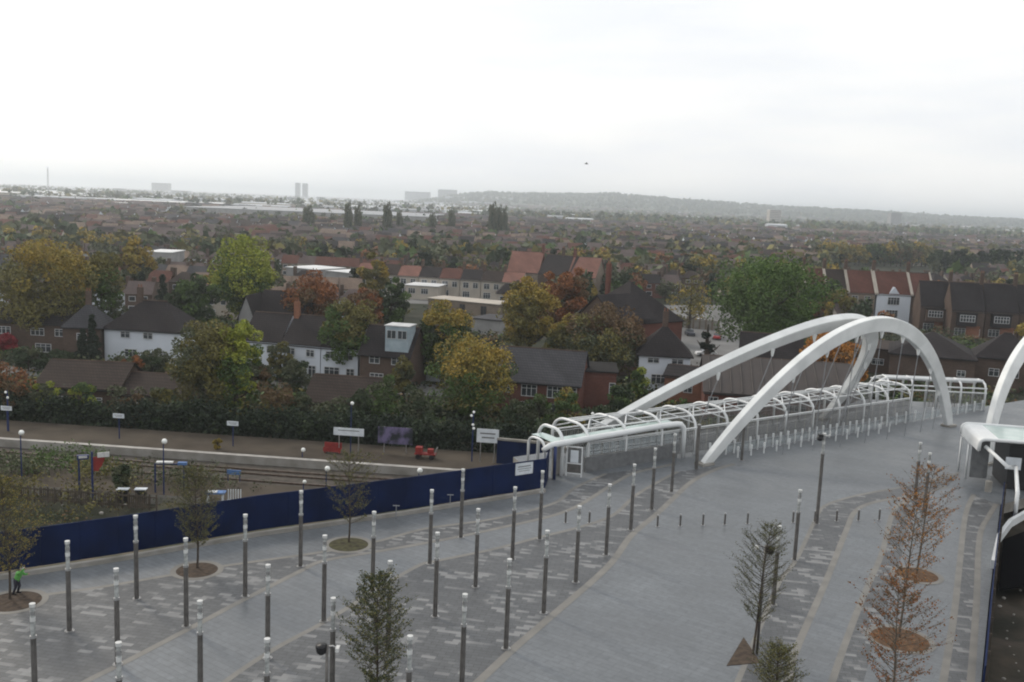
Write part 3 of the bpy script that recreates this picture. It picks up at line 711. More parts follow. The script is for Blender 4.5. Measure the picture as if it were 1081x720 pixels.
# ------------------------------------------------------------------ tree pits
def pit(px, py, rx, m, label, ring=True):
    c = P(px, py); r = abs((P(px + rx, py) - P(px - rx, py)).x) / 2
    mb = MB(); n = 40
    ring_ = [(c.x + (r + .35) * math.cos(2 * math.pi * i / n), c.y + (r + .35) * math.sin(2 * math.pi * i / n), .018) for i in range(n)]
    inn = [(c.x + r * math.cos(2 * math.pi * i / n), c.y + r * math.sin(2 * math.pi * i / n), .018) for i in range(n)]
    mb.add(ring_ + inn, [(i, (i + 1) % n, n + (i + 1) % n, n + i) for i in range(n)], M['strip'])
    vs = [(c.x, c.y, .1)]
    for k in (1, 2, 3):
        for i in range(n):
            t = 2 * math.pi * i / n; q = r * k / 3
            vs.append((c.x + q * math.cos(t), c.y + q * math.sin(t), .014 + .09 * (1 - k / 3) + (.04 * noise.noise((q * 3 + c.x, t * 3, 0)) if k < 3 else 0)))
    fs = [(0, 1 + i, 1 + (i + 1) % n) for i in range(n)] + [(1 + k * n + i, 1 + (k + 1) * n + i, 1 + (k + 1) * n + (i + 1) % n, 1 + k * n + (i + 1) % n) for k in range(2) for i in range(n)]
    mb.add(vs, fs, m); o = obj('tree_pit', mb); tag(o, kind='structure'); return c
pit(15, 635, 28, M['mulch'], ''); pit(208, 602, 22, M['mulch'], ''); pit(368, 575, 21, M['grass'], '')
pit(950, 675, 28, M['mulch_red'], ''); pit(968, 607, 20, M['mulch_red'], '')
q = [P(785, 673), P(767, 703), P(803, 700)]; mb = MB(); mb.prism([(p.x, p.y) for p in q], 0, .03, M['mulch']); o = obj('tree_pit', mb); tag(o, kind='structure')

# ------------------------------------------------------------------ trees
def leaves(mb, pts, size, m, r, flat=.0):
    for c in pts:
        a = Vector((r.gauss(0, 1), r.gauss(0, 1), r.gauss(0, 1))).normalized(); b = a.cross(Vector((r.gauss(0, 1), r.gauss(0, 1), r.gauss(0, 1)))).normalized()
        s = size * r.uniform(.6, 1.3); c = Vector(c)
        mb.add([c - a * s * .6, c + b * s * .45, c + a * s * .6, c - b * s * .45], [(0, 1, 2, 3)], m)
def crown_mesh(w, d, h, zc, clumps, per, size, mats, seed, shape='round', sub=.23, droop=0):
    """clumps of leaf quads through an uneven crown; w,d,h are full sizes"""
    r = random.Random(seed); mb = MB()
    for i in range(clumps):
        while True:
            x, y, z = r.uniform(-1, 1), r.uniform(-1, 1), r.uniform(-1, 1)
            q = x * x + y * y + z * z
            if .12 < q < 1: break
        if shape == 'column': k = (1 - abs(z) ** 3) * .9 + .1
        elif shape == 'cone': z = 1.85 * (i / clumps) ** 1.2 - 1; k = max(.04, (1 - z) / 2)
        else: k = 1.0
        sc = .86 + .22 * noise.noise((x * 1.7 + seed, y * 1.7, z * 1.7))
        if shape != 'round':
            rr = math.sqrt(x * x + y * y) + 1e-6; q2 = r.uniform(.3, 1) * k; x, y = x / rr * q2, y / rr * q2; sc = 1
        c = Vector((x * w / 2 * sc, y * d / 2 * sc, zc + z * h / 2 * sc))
        cr = sub * min(w, h) * r.uniform(.6, 1.15) * ((.4 + .9 * (1 - z) / 2) * 1.5 if shape == 'cone' else 1)
        m = mats[0] if len(mats) == 1 or r.random() < .62 else mats[1 + int(r.random() * (len(mats) - 1))]
        if len(mats) == 3: # last one gathers mostly high in the crown
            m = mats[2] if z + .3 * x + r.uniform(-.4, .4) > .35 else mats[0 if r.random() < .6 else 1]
        pts = []
        for _ in range(per):
            v = Vector((r.gauss(0, 1), r.gauss(0, 1), r.gauss(0, 1))).normalized() * cr * r.uniform(.45, 1) ** .5
            v.z *= .75; v.z -= droop * r.random(); pts.append(c + v)
        leaves(mb, pts, size, m, r)
    return mb
def limbs(h, spread, r0, seed, n=7, m=None, z0=.25):
    r = random.Random(seed + 5); mb = MB(); m = m or M['bark']
    mb.tube([(0, 0, -.3), (.05, 0, h * .3), (.1 * r.uniform(-1, 1), .1, h * .6), (.2 * r.uniform(-1, 1), 0, h * .88)], [r0 * 1.25, r0, r0 * .65, r0 * .2], m, 8)
    for i in range(n):
        z = h * (z0 + .5 * i / n); a = i * 2.4 + r.uniform(-.4, .4); l = spread * r.uniform(.55, .95) * (1 - .4 * i / n)
        e = Vector((math.cos(a) * l, math.sin(a) * l, z + l * .75))
        mid = Vector((math.cos(a) * l * .45, math.sin(a) * l * .45, z + l * .22))
        mb.tube([(0, 0, z), mid, e], [r0 * .5, r0 * .33, r0 * .08], m, 6)
        for k in range(2):
            b = a + (-1) ** k * .7; e2 = mid + Vector((math.cos(b), math.sin(b), .7)) * l * .45
            mb.tube([mid, e2], [r0 * .22, r0 * .05], m, 5)
    return mb
def tree(name, label, loc, w, h, mats, seed, clumps=60, per=90, size=.34, shape='round', cat='tree', d=None, low=.12, group=None, sub=.2, droop=0):
    o = thing(name, label, cat, loc, 0, group)
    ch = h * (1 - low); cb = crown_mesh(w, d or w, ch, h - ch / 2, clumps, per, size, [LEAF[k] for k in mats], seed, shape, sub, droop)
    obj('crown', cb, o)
    obj('trunk', limbs(h * .85, w * .45, max(.12, h * .022), seed), o)
    return o
TREES = [ # label, px centre, width px, top y, base y (on the ground z=-5), colours, shape
 ('broad golden olive tree, largest at far left behind the dark hip roof', 50, 112, 245, 372, ('olive', 'olive', 'gold')),
 ('dusky green tree between the big golden tree and the white cottage', 108, 66, 262, 368, ('green', 'dusky', 'olive')),
 ('tree turning rusty gold behind the dark conifers left of centre', 143, 46, 247, 322, ('brown', 'dusky', 'gold')),
 ('bright yellow green tree, tallest one above the long white terrace', 257, 78, 243, 350, ('green', 'bright', 'bright')),
 ('dark green tree behind the end of the white cottage roof', 205, 60, 286, 362, ('darkgreen', 'green')),
 ('orange brown round tree above the white terrace roof', 329, 62, 284, 360, ('rust', 'brown', 'rust')),
 ('green tree turning brown at the right end of the white terrace', 366, 64, 310, 402, ('green', 'green', 'olive')),
 ('rusty tree behind the green and brown one near the dormer house', 385, 46, 298, 362, ('rust', 'brown')),
 ('small green tree above the blue grey dormer', 412, 40, 288, 360, ('green', 'darkgreen')),
 ('olive tree turning gold left of the small green tree', 393, 36, 264, 330, ('olive', 'gold')),
 ('brownish olive tree merging with the bright tree above the platform', 213, 80, 328, 446, ('olive', 'dusky', 'olive')),
 ('bright lime green tree standing above the railway platform', 249, 56, 330, 446, ('bright', 'green', 'bright')),
 ('green tree with gold edge right of the blue grey dormer', 467, 60, 317, 405, ('green', 'darkgreen', 'gold')),
 ('golden green tree above the platform poster, tallest of the embankment', 495, 96, 352, 452, ('green', 'olive', 'gold')),
 ('golden brown tree in front of the school roof, left half', 556, 66, 286, 385, ('olive', 'gold', 'gold')),
 ('russet tree at the left end of the big dark school roof', 594, 52, 274, 372, ('rust', 'brown')),
 ('dark olive tree with orange top below the school gable', 640, 90, 320, 404, ('dusky', 'olive', 'brown')),
 ('large dense green tree left of the near arch crown', 807, 114, 264, 388, ('green', 'green', 'lush')),
 ('thin golden leaved street tree by the grey car park', 727, 50, 284, 352, ('olive', 'gold')),
 ('bright orange autumn tree seen through the far arch', 873, 66, 348, 424, ('orange', 'brown', 'orange')),
 ('small yellow brown tree in front of the red roofed terrace', 883, 34, 300, 352, ('olive', 'gold')),
 ('dark tree at the left end of the red roofed terrace', 862, 40, 288, 340, ('darkgreen', 'brown')),
 ('dark evergreen behind the small hip roof and white cottage', 190, 34, 300, 355, ('conifer', 'darkgreen')),
 ('olive tree between the golden trees and the rose roofed houses', 600, 60, 335, 392, ('olive', 'dusky', 'gold')),
 ('dark bushy tree behind the small pyramid roof house', 700, 44, 328, 362, ('dusky', 'darkgreen')),
]
for i, (lb, px, wp, ty, by, cs) in enumerate(TREES):
    b = P(px, by, GZ); wd_ = wp / FPX * b.length * 1.0; w = abs((P(px + wp / 2, by, GZ) - P(px - wp / 2, by, GZ)).x)
    # height from the top pixel
    hh = 1.0
    while hh < 60 and proj((b.x, b.y, GZ + hh))[1] > ty: hh += .1
    big = wp > 60
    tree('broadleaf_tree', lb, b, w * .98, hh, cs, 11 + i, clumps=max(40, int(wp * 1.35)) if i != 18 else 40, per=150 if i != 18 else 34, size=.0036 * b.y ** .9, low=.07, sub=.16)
def simple(name, lb, px, wp, ty, by, cs, shape='round', gz=GZ, cat='tree', per=110, clumps=36, grp=None, low=.05, seed=None, sub=.2):
    b = P(px, by, gz); w = abs((P(px + wp / 2, by, gz) - P(px - wp / 2, by, gz)).x); hh = .5
    while hh < 60 and proj((b.x, b.y, gz + hh))[1] > ty: hh += .05
    return tree(name, lb, b, w, hh, cs, seed or int(px * 7 + by), clumps, per, .0032 * b.y ** .9, shape, cat, low=low, group=grp, sub=sub)
for lb, px, wp, ty, by in (('pointed dark conifer between the brick house and the white cottage', 98, 18, 328, 388), ('second dark conifer left of the white cottage wall', 88, 20, 345, 388), ('dark conifer behind the brick house roof end', 150, 22, 284, 330), ('dark narrow conifer between green tree and white cottage', 172, 18, 286, 338)):
    simple('conifer', lb, px, wp, ty, by, ('conifer',), 'cone')
SH = [ # embankment
 ('dark shrub covering the lower wall of the white cottage', 160, 44, 366, 398, ('dusky', 'darkgreen')), ('brown leaved shrub below the left part of the white terrace', 272, 30, 382, 410, ('dusky', 'brown')), ('dusky shrub below the middle of the white terrace', 312, 34, 380, 412, ('dusky', 'darkgreen')), ('dark shrub in front of the dark brick house door', 30, 44, 366, 392, ('darkgreen', 'dusky')),
 ('russet shrub at the left end above the platform fence', 12, 52, 372, 446, ('brown', 'dusky', 'rust')), ('lime shrub above the left platform sign', 50, 30, 398, 448, ('dusky', 'bright')),
 ('bright lime shrub with yellow top left of the second sign', 88, 34, 400, 450, ('green', 'bright')), ('crimson bush beside the dark brick house', 8, 22, 350, 375, ('crimson',)),
 ('brown pink shrub right of the lime shrubs', 134, 44, 402, 452, ('brown', 'dusky')), ('dusky shrub behind the middle platform sign', 170, 40, 408, 452, ('dusky', 'olive')),
 ('brownish shrub below the white terrace', 292, 46, 400, 455, ('brown', 'olive')), ('dark green shrub left of the garage roof', 318, 34, 412, 456, ('darkgreen', 'dusky')),
 ('dusky shrub in front of the garage roof', 350, 44, 420, 458, ('dusky', 'darkgreen')), ('green shrub beside the platform lamp', 408, 46, 396, 460, ('green', 'dusky')),
 ('pale leaved shrub below the dormer house', 425, 26, 376, 420, ('dusky', 'olive')), ('dark shrub left of the platform poster', 385, 36, 410, 460, ('darkgreen',)),
 ('dusky shrub above the poster', 440, 40, 408, 462, ('dusky', 'darkgreen')), ('dark shrub below the long grey roof', 545, 40, 418, 466, ('darkgreen', 'dusky')),
 ('small golden tree in front of the brick gable windows', 598, 34, 408, 462, ('green', 'gold')), ('dusky shrub left of the small golden tree', 568, 32, 412, 464, ('dusky', 'green')),
 ('dark shrub beside the red brick block', 635, 36, 425, 464, ('darkgreen',)), ('lime shrub below the white pyramid house', 672, 24, 384, 425, ('green', 'bright')),
 ('dark green shrub right of the red brick block', 655, 30, 405, 446, ('darkgreen', 'green')), ('green tree in the garden before the white terrace', 296, 28, 358, 402, ('dusky', 'olive')),
 ('dark shrub before the brick house at left', 62, 40, 368, 392, ('darkgreen',)), ('dark shrub at the foot of the white cottage', 135, 40, 376, 400, ('dusky', 'rust')),
]
for lb, px, wp, ty, by, cs in SH: simple('shrub', lb, px, wp, ty, by, cs, cat='shrub', per=130, clumps=34, low=.0, grp='shrubs on the embankment' if by > 440 else None)
# continuous dark hedge behind the platform
hr = random.Random(4); mb = MB()
for i in range(1300):
    s_ = hr.uniform(-20, 78); c = pf(s_, 9.6 + hr.uniform(-.6, 1.6), -5) + Z * hr.uniform(.4, 3.6 + noise.noise((s_ * .2, 0, 0)) * 1.2)
    leaves(mb, [c + Vector((hr.gauss(0, .45), hr.gauss(0, .45), hr.gauss(0, .4))) for _ in range(40)], .3, LEAF['conifer' if hr.random() < .85 else 'darkgreen'], hr)
tag(obj('hedge', mb), 'continuous dark hedge along the back of the railway platform', 'hedge', kind='stuff')
# weeds on the disused platform and the bank
mb = MB()
for cx, cy, n, rr, cs in ((30, 493, 60, 2.6, 'dusky'), (65, 490, 90, 3.2, 'green'), (110, 500, 60, 2.0, 'olive'), (10, 500, 50, 2.2, 'dusky'), (180, 508, 50, 3, 'dusky'), (60, 525, 60, 4, 'olive'), (240, 512, 20, 2, 'dusky')):
    c0 = P(cx, cy, -4.1)
    for i in range(n):
        c = c0 + Vector((hr.gauss(0, rr), hr.gauss(0, rr * .7), hr.uniform(0, 1.1)))
        leaves(mb, [c + Vector((hr.gauss(0, .3), hr.gauss(0, .3), hr.gauss(0, .25))) for _ in range(20)], .2, LEAF[cs], hr)
for i in range(260):
    c = P(hr.uniform(-5, 250), hr.uniform(505, 560), -4.3)
    leaves(mb, [c + Vector((hr.gauss(0, .5), hr.gauss(0, .5), abs(hr.gauss(0, .2)))) for _ in range(10)], .16, LEAF[hr.choice(['olive', 'dusky', 'brown'])], hr)
tag(obj('weeds', mb), 'patches of weeds over the disused platform and the rough bank', 'weeds', kind='stuff')
simple('shrub', 'round dark bush on the disused platform right of the red flag board', 128, 20, 488, 522, ('dusky', 'darkgreen'), gz=-4.1, cat='shrub')
simple('shrub', 'small yellow bush growing at the back of the platform', 229, 9, 461, 474, ('gold',), gz=-4, cat='shrub', clumps=14)

# young plaza trees: fine branches with sparse small leaves
def young_tree(label, bx, by, ty, wpx, leafs, nleaf, seed, lean=0.0, twig=1.0, lsize=.075, z=0, cat='tree', m=None, low=.22):
    b = P(bx, by); hh = .5
    while hh < 30 and proj((b.x, b.y, hh))[1] > ty: hh += .05
    w = wpx / FPX * (b - Vector((0, 0, CAMZ))).length / 2
    r = random.Random(seed); tr = MB(); lf = MB(); bk = m or M['bark']
    o = thing('young_tree', label, cat, b)
    top = Vector((lean, 0, hh)); tpt = lambda t: Vector((lean * t * t + .06 * math.sin(t * 6), .05 * math.sin(t * 5 + 1), hh * t))
    tr.tube([tpt(k / 8) for k in range(9)], [.075 - .068 * k / 8 for k in range(9)], bk, 6); obj('trunk', tr, o)
    br = MB(); tips = []
    nb = int(46 * twig)
    for i in range(nb):
        t = low + (.97 - low) * i / nb; a = i * 2.399 + r.uniform(-.4, .4); l = w * (math.sin(math.pi * min(1, (t - low) / (1 - low) * .82 + .16)) ** .8) * r.uniform(.7, 1.12)
        p0 = tpt(t); up = r.uniform(.55, 1.0); e = p0 + Vector((math.cos(a) * l, math.sin(a) * l, l * up)); mid = p0.lerp(e, .5) + Vector((0, 0, -l * .08))
        br.tube([p0, mid, e], [.018, .011, .004], bk, 4, False); tips.append((mid, e))
        for k in range(7):
            q0 = p0.lerp(e, r.uniform(.2, .95)); ang = a + r.uniform(-1.3, 1.3); ll = l * r.uniform(.25, .5)
            q1 = q0 + Vector((math.cos(ang) * ll, math.sin(ang) * ll, ll * r.uniform(.4, 1))); br.tube([q0, q1], [.008, .003], bk, 3, False); tips.append((q0, q1))
    obj('branches', br, o)
    for i in range(nleaf):
        p0, e = r.choice(tips); c = p0.lerp(e, r.uniform(.2, 1.05)) + Vector((r.gauss(0, .05), r.gauss(0, .05), r.gauss(0, .05)))
        leaves(lf, [c], lsize, LEAF[r.choice(leafs)], r)
    obj('foliage', lf, o); return o
young_tree('bushy young evergreen tree at the bottom left of centre', 396, 745, 606, 62, ('darkgreen', 'dusky', 'olive'), 10500, 1, .1, 2.2, .07, low=.1)
young_tree('thin olive young tree rising from the triangular pit', 795, 691, 552, 52, ('olive', 'dusky', 'dusky'), 6000, 2, .5, 2.0, .05)
young_tree('small leafy tree cut by the bottom edge below the triangular pit', 816, 770, 684, 46, ('dusky', 'olive'), 7000, 3, 0, 1.9, .055)
young_tree('rusty red young tree growing from the nearer right-hand pit', 949, 674, 520, 58, ('rust', 'orange', 'brown'), 2000, 4, .4, 1.2, .09, m=M['bark_pale'])
young_tree('rusty red young tree growing from the farther right-hand pit', 968, 606, 492, 62, ('rust', 'orange', 'brown'), 1900, 5, .5, 1.1, .09, m=M['bark_pale'])
young_tree('red leaved young tree in the bottom right foreground', 938, 770, 612, 70, ('rust', 'brown', 'rust'), 2600, 6, -.2, 1.5, .085, m=M['bark_pale'])
young_tree('thin green young tree in the round pit by the hoarding at left', 208, 601, 494, 52, ('dusky', 'olive'), 7500, 7, 0, 2.0, .065)
young_tree('nearly bare young tree in the grassy round pit', 368, 574, 478, 54, ('olive', 'dusky'), 2600, 8, 0, 1.2, .08)
young_tree('olive young tree at the left edge beside the worker', 10, 634, 505, 58, ('olive', 'dusky', 'gold'), 7000, 9, -.2, 2.0, .07)
# dark bare street trunk in the car park
o = thing('pollarded_tree', 'dark ivy covered pollarded trunk in the grey car park', 'tree', P(745, 386, GZ))
obj('trunk', limbs(9, 2.6, .5, 77, 5), o); obj('foliage', crown_mesh(2.4, 2.4, 6.5, 4.2, 16, 70, .4, [LEAF['conifer']], 78, 'column'), o)

# ------------------------------------------------------------------ railway furniture
def put(name, mb, loc, label, cat, rz=0, group=None, smooth=False):
    o = obj(name, mb, smooth=smooth); o.location = loc; o.rotation_euler = (0, 0, rz); return tag(o, label, cat, group)
PA = math.atan2(PD.y, PD.x)
def sign_post(px, py, by, label, w=1.3, h=.5, posts=1, face='paper', lines=2, zb=-4, grp=None, post='bluesteel', hgt=None):
    b = P(px, by, zb); o = thing('platform_sign', label, 'sign', b, PA, grp); hh = .5
    while hh < 12 and proj((b.x, b.y, zb + hh))[1] > py: hh += .03
    mb = MB()
    for k in range(posts):
        x = 0 if posts == 1 else (-w * .32 + w * .64 * k)
        mb.tube([(x, 0, 0), (x, 0, hh + h / 2)], .06, M[post], 6)
    obj('post', mb, o)
    mb = MB(); mb.box((0, -.1, hh), (w, .06, h), M[face])
    for k in range(lines): mb.box((w * .02 * k, -.135, hh + h * (.17 - .3 * k)), (w * (.7 - .12 * k), .008, h * .1), M['grey'])
    obj('board', mb, o); return o
sign_post(8, 431, 455, 'small white platform sign on a blue post at the far left edge', grp='blue posted platform signs')
sign_post(126, 439, 463, 'small white platform sign on a blue post, middle one of three', grp='blue posted platform signs')
sign_post(246, 447, 471, 'small white platform sign on a blue post, right one of three', grp='blue posted platform signs')
sign_post(368, 456, 479, 'long white station name board on two posts beside the red bench', 3.4, .85, 2, post='steel_mid', lines=1)
o = pst = sign_post(417, 460, 478, 'large dark poster board with violet picture on the platform', 3.9, 1.9, 2, face='purple', lines=0, post='steel_mid')
sign_post(514, 460, 488, 'white notice board with two panels near the track hoarding', 2.4, 1.5, 2, lines=2, post='steel_mid')
b = P(351, 478, -4); mb = MB()
mb.box((0, 0, .45), (1.9, .5, .08), M['red']); mb.box((0, .22, .85), (1.9, .07, .7), M['red'])
for x in (-.8, .8): mb.box((x, 0, .21), (.08, .45, .4), M['red'])
o = thing('bench', 'red platform bench left of the station name board', 'bench', b, PA)
m1 = MB(); m1.box((0, 0, .45), (1.95, .55, .08), M['red']); obj('seat', m1, o)
m1 = MB(); m1.box((0, .25, .8), (1.95, .07, .62), M['red']); obj('backrest', m1, o)
for x in (-.8, .8): m1 = MB(); m1.box((x, 0, .205), (.09, .45, .41), M['red']); obj('leg', m1, o)
m1 = MB(); m1.box((0, -.29, .42), (1.95, .03, .5), M['red']); obj('front_panel', m1, o)
# red track trolley
o = thing('platform_trolley', 'red wheeled trolley parked on the platform beside the poster', 'trolley', P(449, 484, -4), PA)
m1 = MB(); m1.box((0, 0, .55), (2.3, .9, .12), M['red']); m1.box((-.7, 0, .95), (.7, .8, .65), M['red']); m1.box((.55, .1, .85), (.6, .6, .45), M['red']); obj('body', m1, o)
m1 = MB(); m1.tube([(1.1, -.4, .6), (1.25, -.4, 1.25), (1.25, .4, 1.25), (1.1, .4, .6)], .04, M['steel_mid'], 6); obj('handle', m1, o)
for x in (-.75, .75):
    for y in (-.48, .48): m1 = MB(); m1.tube([(x, y - .06, .27), (x, y + .06, .27)], .27, M['black'], 14); obj('wheel', m1, o)
m1 = MB(); m1.tube([(0, 0, 0), (0, 0, 2.1)], .09, M['orange'], 8); put('marker_post', m1, P(531, 489, -4), 'orange marker post at the end of the platform before the track hoarding', 'post')
def globe_lamp(px, py, by, zb, label, grp='globe lamps along the platforms', r=.26):
    b = P(px, by, zb); hh = .5
    while hh < 12 and proj((b.x, b.y, zb + hh))[1] > py: hh += .03
    o = thing('globe_lamp', label, 'lamp post', b, 0, grp)
    mb = MB(); mb.tube([(0, 0, 0), (0, 0, hh - .3), (.08, 0, hh - .12)], [.07, .05, .04], M['bluesteel'], 6); obj('post', mb, o)
    mb = MB(); mb.sphere((.1, 0, hh), r, M['lens'], 12, 8); obj('globe', mb, o, True)
globe_lamp(23, 457, 503, -4.1, 'globe lamp on a dark post at the far left of the disused platform')
globe_lamp(173, 466, 522, -4.1, 'globe lamp beside the blue shelter frame on the disused platform')
globe_lamp(319, 475, 492, -5, 'globe lamp in front of the red bench, beyond the tracks edge', r=.24)
globe_lamp(344, 495, 530, -4.5, 'globe lamp just above the hoarding, left of the grassy pit tree')
globe_lamp(320, 509, 540, -4.5, 'low globe lamp directly above the hoarding top', r=.18)
globe_lamp(441, 497, 540, -4.5, 'globe lamp peeping over the middle of the hoarding')
globe_lamp(370, 426, 478, -4, 'tall lamp at the back of the platform above the station name board', r=.2)
globe_lamp(623, 437, 470, -4, 'lone globe lamp among dark shrubs left of the canopy hoops', r=.2)
o = thing('signal_mast', 'tall dark mast with clustered white lamps between poster and notice board', 'mast', P(498, 487, -4))
m1 = MB(); m1.tube([(0, 0, 0), (0, 0, 5.6)], .08, M['bluesteel'], 6); obj('post', m1, o)
for x, z in ((-.2, 5.1), (.05, 5.5), (.0, 4.1), (.1, 3.7)): m1 = MB(); m1.sphere((x, -.15, z), .15, M['lens'], 8, 6); m1.tube([(0, 0, z), (x, -.15, z)], .03, M['bluesteel'], 4); obj('lamp', m1, o)
o = thing('signal_mast', 'tall dark mast with two white lamps at the left edge above the platform', 'mast', P(9, 455, -4))
m1 = MB(); m1.tube([(0, 0, 0), (0, 0, 4.7)], .08, M['bluesteel'], 6); obj('post', m1, o)
for x, z in ((-.1, 4.5), (.1, 3.9)): m1 = MB(); m1.sphere((x, -.15, z), .15, M['lens'], 8, 6); obj('lamp', m1, o)
# red board / flag on post
o = thing('signal_board', 'red board with white top plate on a dark post on the disused platform', 'signal', P(98, 529, -4.3), .5)
m1 = MB(); m1.tube([(0, 0, 0), (0, 0, 4.6)], .1, M['bluesteel'], 6); obj('post', m1, o)
m1 = MB(); m1.add([(.08, 0, 4.1), (1.15, 0, 4.1), (.85, 0, 3.3), (.5, 0, 2.75), (.12, 0, 2.8), (.08, .05, 4.1), (1.15, .05, 4.1), (.85, .05, 3.3), (.5, .05, 2.75), (.12, .05, 2.8)], [(0, 4, 3, 2, 1), (5, 6, 7, 8, 9), (0, 1, 6, 5), (1, 2, 7, 6), (2, 3, 8, 7), (3, 4, 9, 8), (4, 0, 5, 9)], M['red']); obj('red_board', m1, o)
m1 = MB(); m1.box((.95, -.05, 4.25), (1.0, .08, .45), M['cap']); obj('plate', m1, o)
o = thing('signal_post', 'dark signal post with angled white lamp box left of the red board', 'signal', P(84, 522, -4.1), .4)
m1 = MB(); m1.tube([(0, 0, 0), (0, 0, 3.3)], .09, M['bluesteel'], 6); obj('post', m1, o)
m1 = MB(); m1.box((.35, 0, 3.5), (1.0, .35, .4), M['bluesteel']); m1.box((.35, -.2, 3.55), (.7, .05, .2), M['cap']); obj('lamp_box', m1, o)
# blue shelter frame
o = thing('platform_shelter', 'blue tubular shelter frame with white roof plate on the disused platform', 'shelter', P(178, 520, -4.1), .1)
for x in (-1.2, 1.4):
    m1 = MB(); m1.tube([(x, 0, 0), (x, 0, 2.8)], .08, M['bluesteel'], 6); obj('post', m1, o)
m1 = MB(); m1.tube([(-1.2, 0, 2.75), (1.4, 0, 2.75)], .07, M['bluesteel'], 6); m1.box((-.3, -.1, 2.95), (1.5, .5, .12), M['cap']); m1.box((1.3, -.1, 2.85), (.8, .4, .25), M['skyblue']); obj('roof', m1, o)
for px, lb in ((130, 'left one of two low cabinets with pale lids by the rough bank'), (149, 'right one of two low cabinets with pale lids by the rough bank')):
    o = thing('cable_cabinet', lb, 'cabinet', P(px, 530, -4.3), .1, 'cable cabinets by the bank')
    m1 = MB(); m1.box((0, 0, .6), (.9, .5, 1.2), M['black']); obj('body', m1, o)
    m1 = MB(); m1.box((0, 0, 1.24), (1.05, .62, .08), M['paper']); obj('lid', m1, o)
m1 = MB(); m1.box((0, 0, .9), (1.4, .1, .45), M['skyblue']); 
for x in (-.6, .6): m1.tube([(x, 0, 0), (x, 0, .7)], .05, M['bluesteel'], 6)
put('notice_board', m1, P(247, 508, -4.1), 'blue panel on two short legs on the disused platform', 'sign', PA)
o = thing('barrier_stack', 'stack of blue and white barriers just behind the hoarding at left', 'barriers', P(228, 532, -4.3), .1)
m1 = MB(); m1.box((0, 0, 1.1), (1.7, .9, .12), M['skyblue']); m1.box((-.3, -.2, 1.22), (.9, .6, .1), M['paper']); obj('board', m1, o)
m1 = MB()
for k in range(6): m1.box((1.1 + .22 * k, 0, .75), (.09, .08, 1.3), M['paper'])
m1.box((1.65, 0, .4), (1.3, .05, .08), M['paper']); m1.box((-.7, 0, .5), (.12, .5, 1.0), M['paper']); m1.box((.6, 0, .5), (.12, .5, 1.0), M['paper']); obj('railing', m1, o)
# timber fence along the bank
f0, f1 = P(-20, 526, -4.2), P(165, 540, -4.2); d = f1 - f0; nF = 26
o = thing('timber_fence', 'dark weathered fence between the rough bank and the disused platform', 'fence', f0)
an = math.atan2(d.y, d.x)
for z in (.35, 1.25): m1 = MB(); m1.box(d / 2 + Z * z, (d.length, .06, .12), M['wood'], an); obj('rail', m1, o)
for k in range(nF + 1): m1 = MB(); m1.box(d * (k / nF) + Z * .75 + Vector((0, .1, 0)), (.12, .12, 1.5), M['wood'], an); obj('post', m1, o)
for g_ in range(6):
    m1 = MB()
    for k in range(g_ * 16 + 1, g_ * 16 + 13): m1.box(d * (k / 96) + Z * .8 - Vector((0, .06, 0)), (.1, .03, 1.15 + .1 * hr.random()), M['wood'], an)
    obj('pale_panel', m1, o)
# debris stones near the bank
mb = MB(); mb.sphere((0, 0, .12), .22, M['concrete'], 7, 5, (1, .8, .6)); st = put('rubble_lump', mb, P(107, 543, -3.6), 'pale lump of rubble on the rough bank behind the hoarding', 'rubble', 0, 'rubble on the rough bank')
for x, y, sc in ((112, 531, .7), (132, 534, .8), (116, 528, .6), (66, 534, .5), (200, 520, .5)): dup(st, P(x, y, -4.0), x, scale=sc)
for i in range(16):
    q = dup(st, P(1052 + hr.uniform(3, 26), 590 + i * 8.5, -1.45), i, scale=hr.uniform(.3, .7)); q['label'] = 'pale lump lying on the bare soil at the bottom right edge'; q['group'] = 'lumps on the bare soil'
# hi-vis worker
o = thing('person', 'worker in lime green hi-vis jacket and dark trousers bending by the hoarding', 'person', P(18, 627))
def skin(name, pts, edges, rad_, m, parent, lvl=1):
    me = bpy.data.meshes.new(name); me.from_pydata(pts, edges, []); me.materials.append(m)
    q = bpy.data.objects.new(name, me); COL.objects.link(q); q.parent = parent
    md = q.modifiers.new('s', 'SKIN'); 
    for v, r_ in zip(me.skin_vertices[0].data if me.skin_vertices else [], rad_): v.radius = r_
    if not me.skin_vertices:
        pass
    s2 = q.modifiers.new('d', 'SUBSURF'); s2.levels = lvl; s2.render_levels = lvl
    return q
def body(name, chains, m, parent, n=10):
    "each chain is a tapered tube; they share joints so they fuse into one figure"
    mb = MB()
    for pts, rr in chains: mb.tube(pts, rr, m, n)
    return obj(name, mb, parent, True)
hip, chest, neck = (0, 0, .9), (.2, -.05, 1.28), (.32, -.08, 1.42)
SK = mat('skin', (.45, .28, .2), .6); HV = mat('hivis_green', (.14, .42, .1), .8, (.08, .28, .07), 6); TR = mat('dark_trousers', (.03, .03, .045), .8)
mb = MB(); mb.tube([neck, (.36, -.09, 1.5), (.4, -.1, 1.56)], [.055, .055, .06], SK, 8); mb.sphere((.42, -.11, 1.62), .1, SK, 12, 8, (.9, .95, 1.15))
mb.sphere((.52, -.12, 1.61), .02, SK, 6, 4); bd = obj('body', mb, o, True)
mb = MB(); mb.sphere((.41, -.11, 1.665), .115, mat('white_helmet', (.6, .6, .6), .4), 12, 8, (1.05, 1, .85)); obj('helmet', mb, o, True)
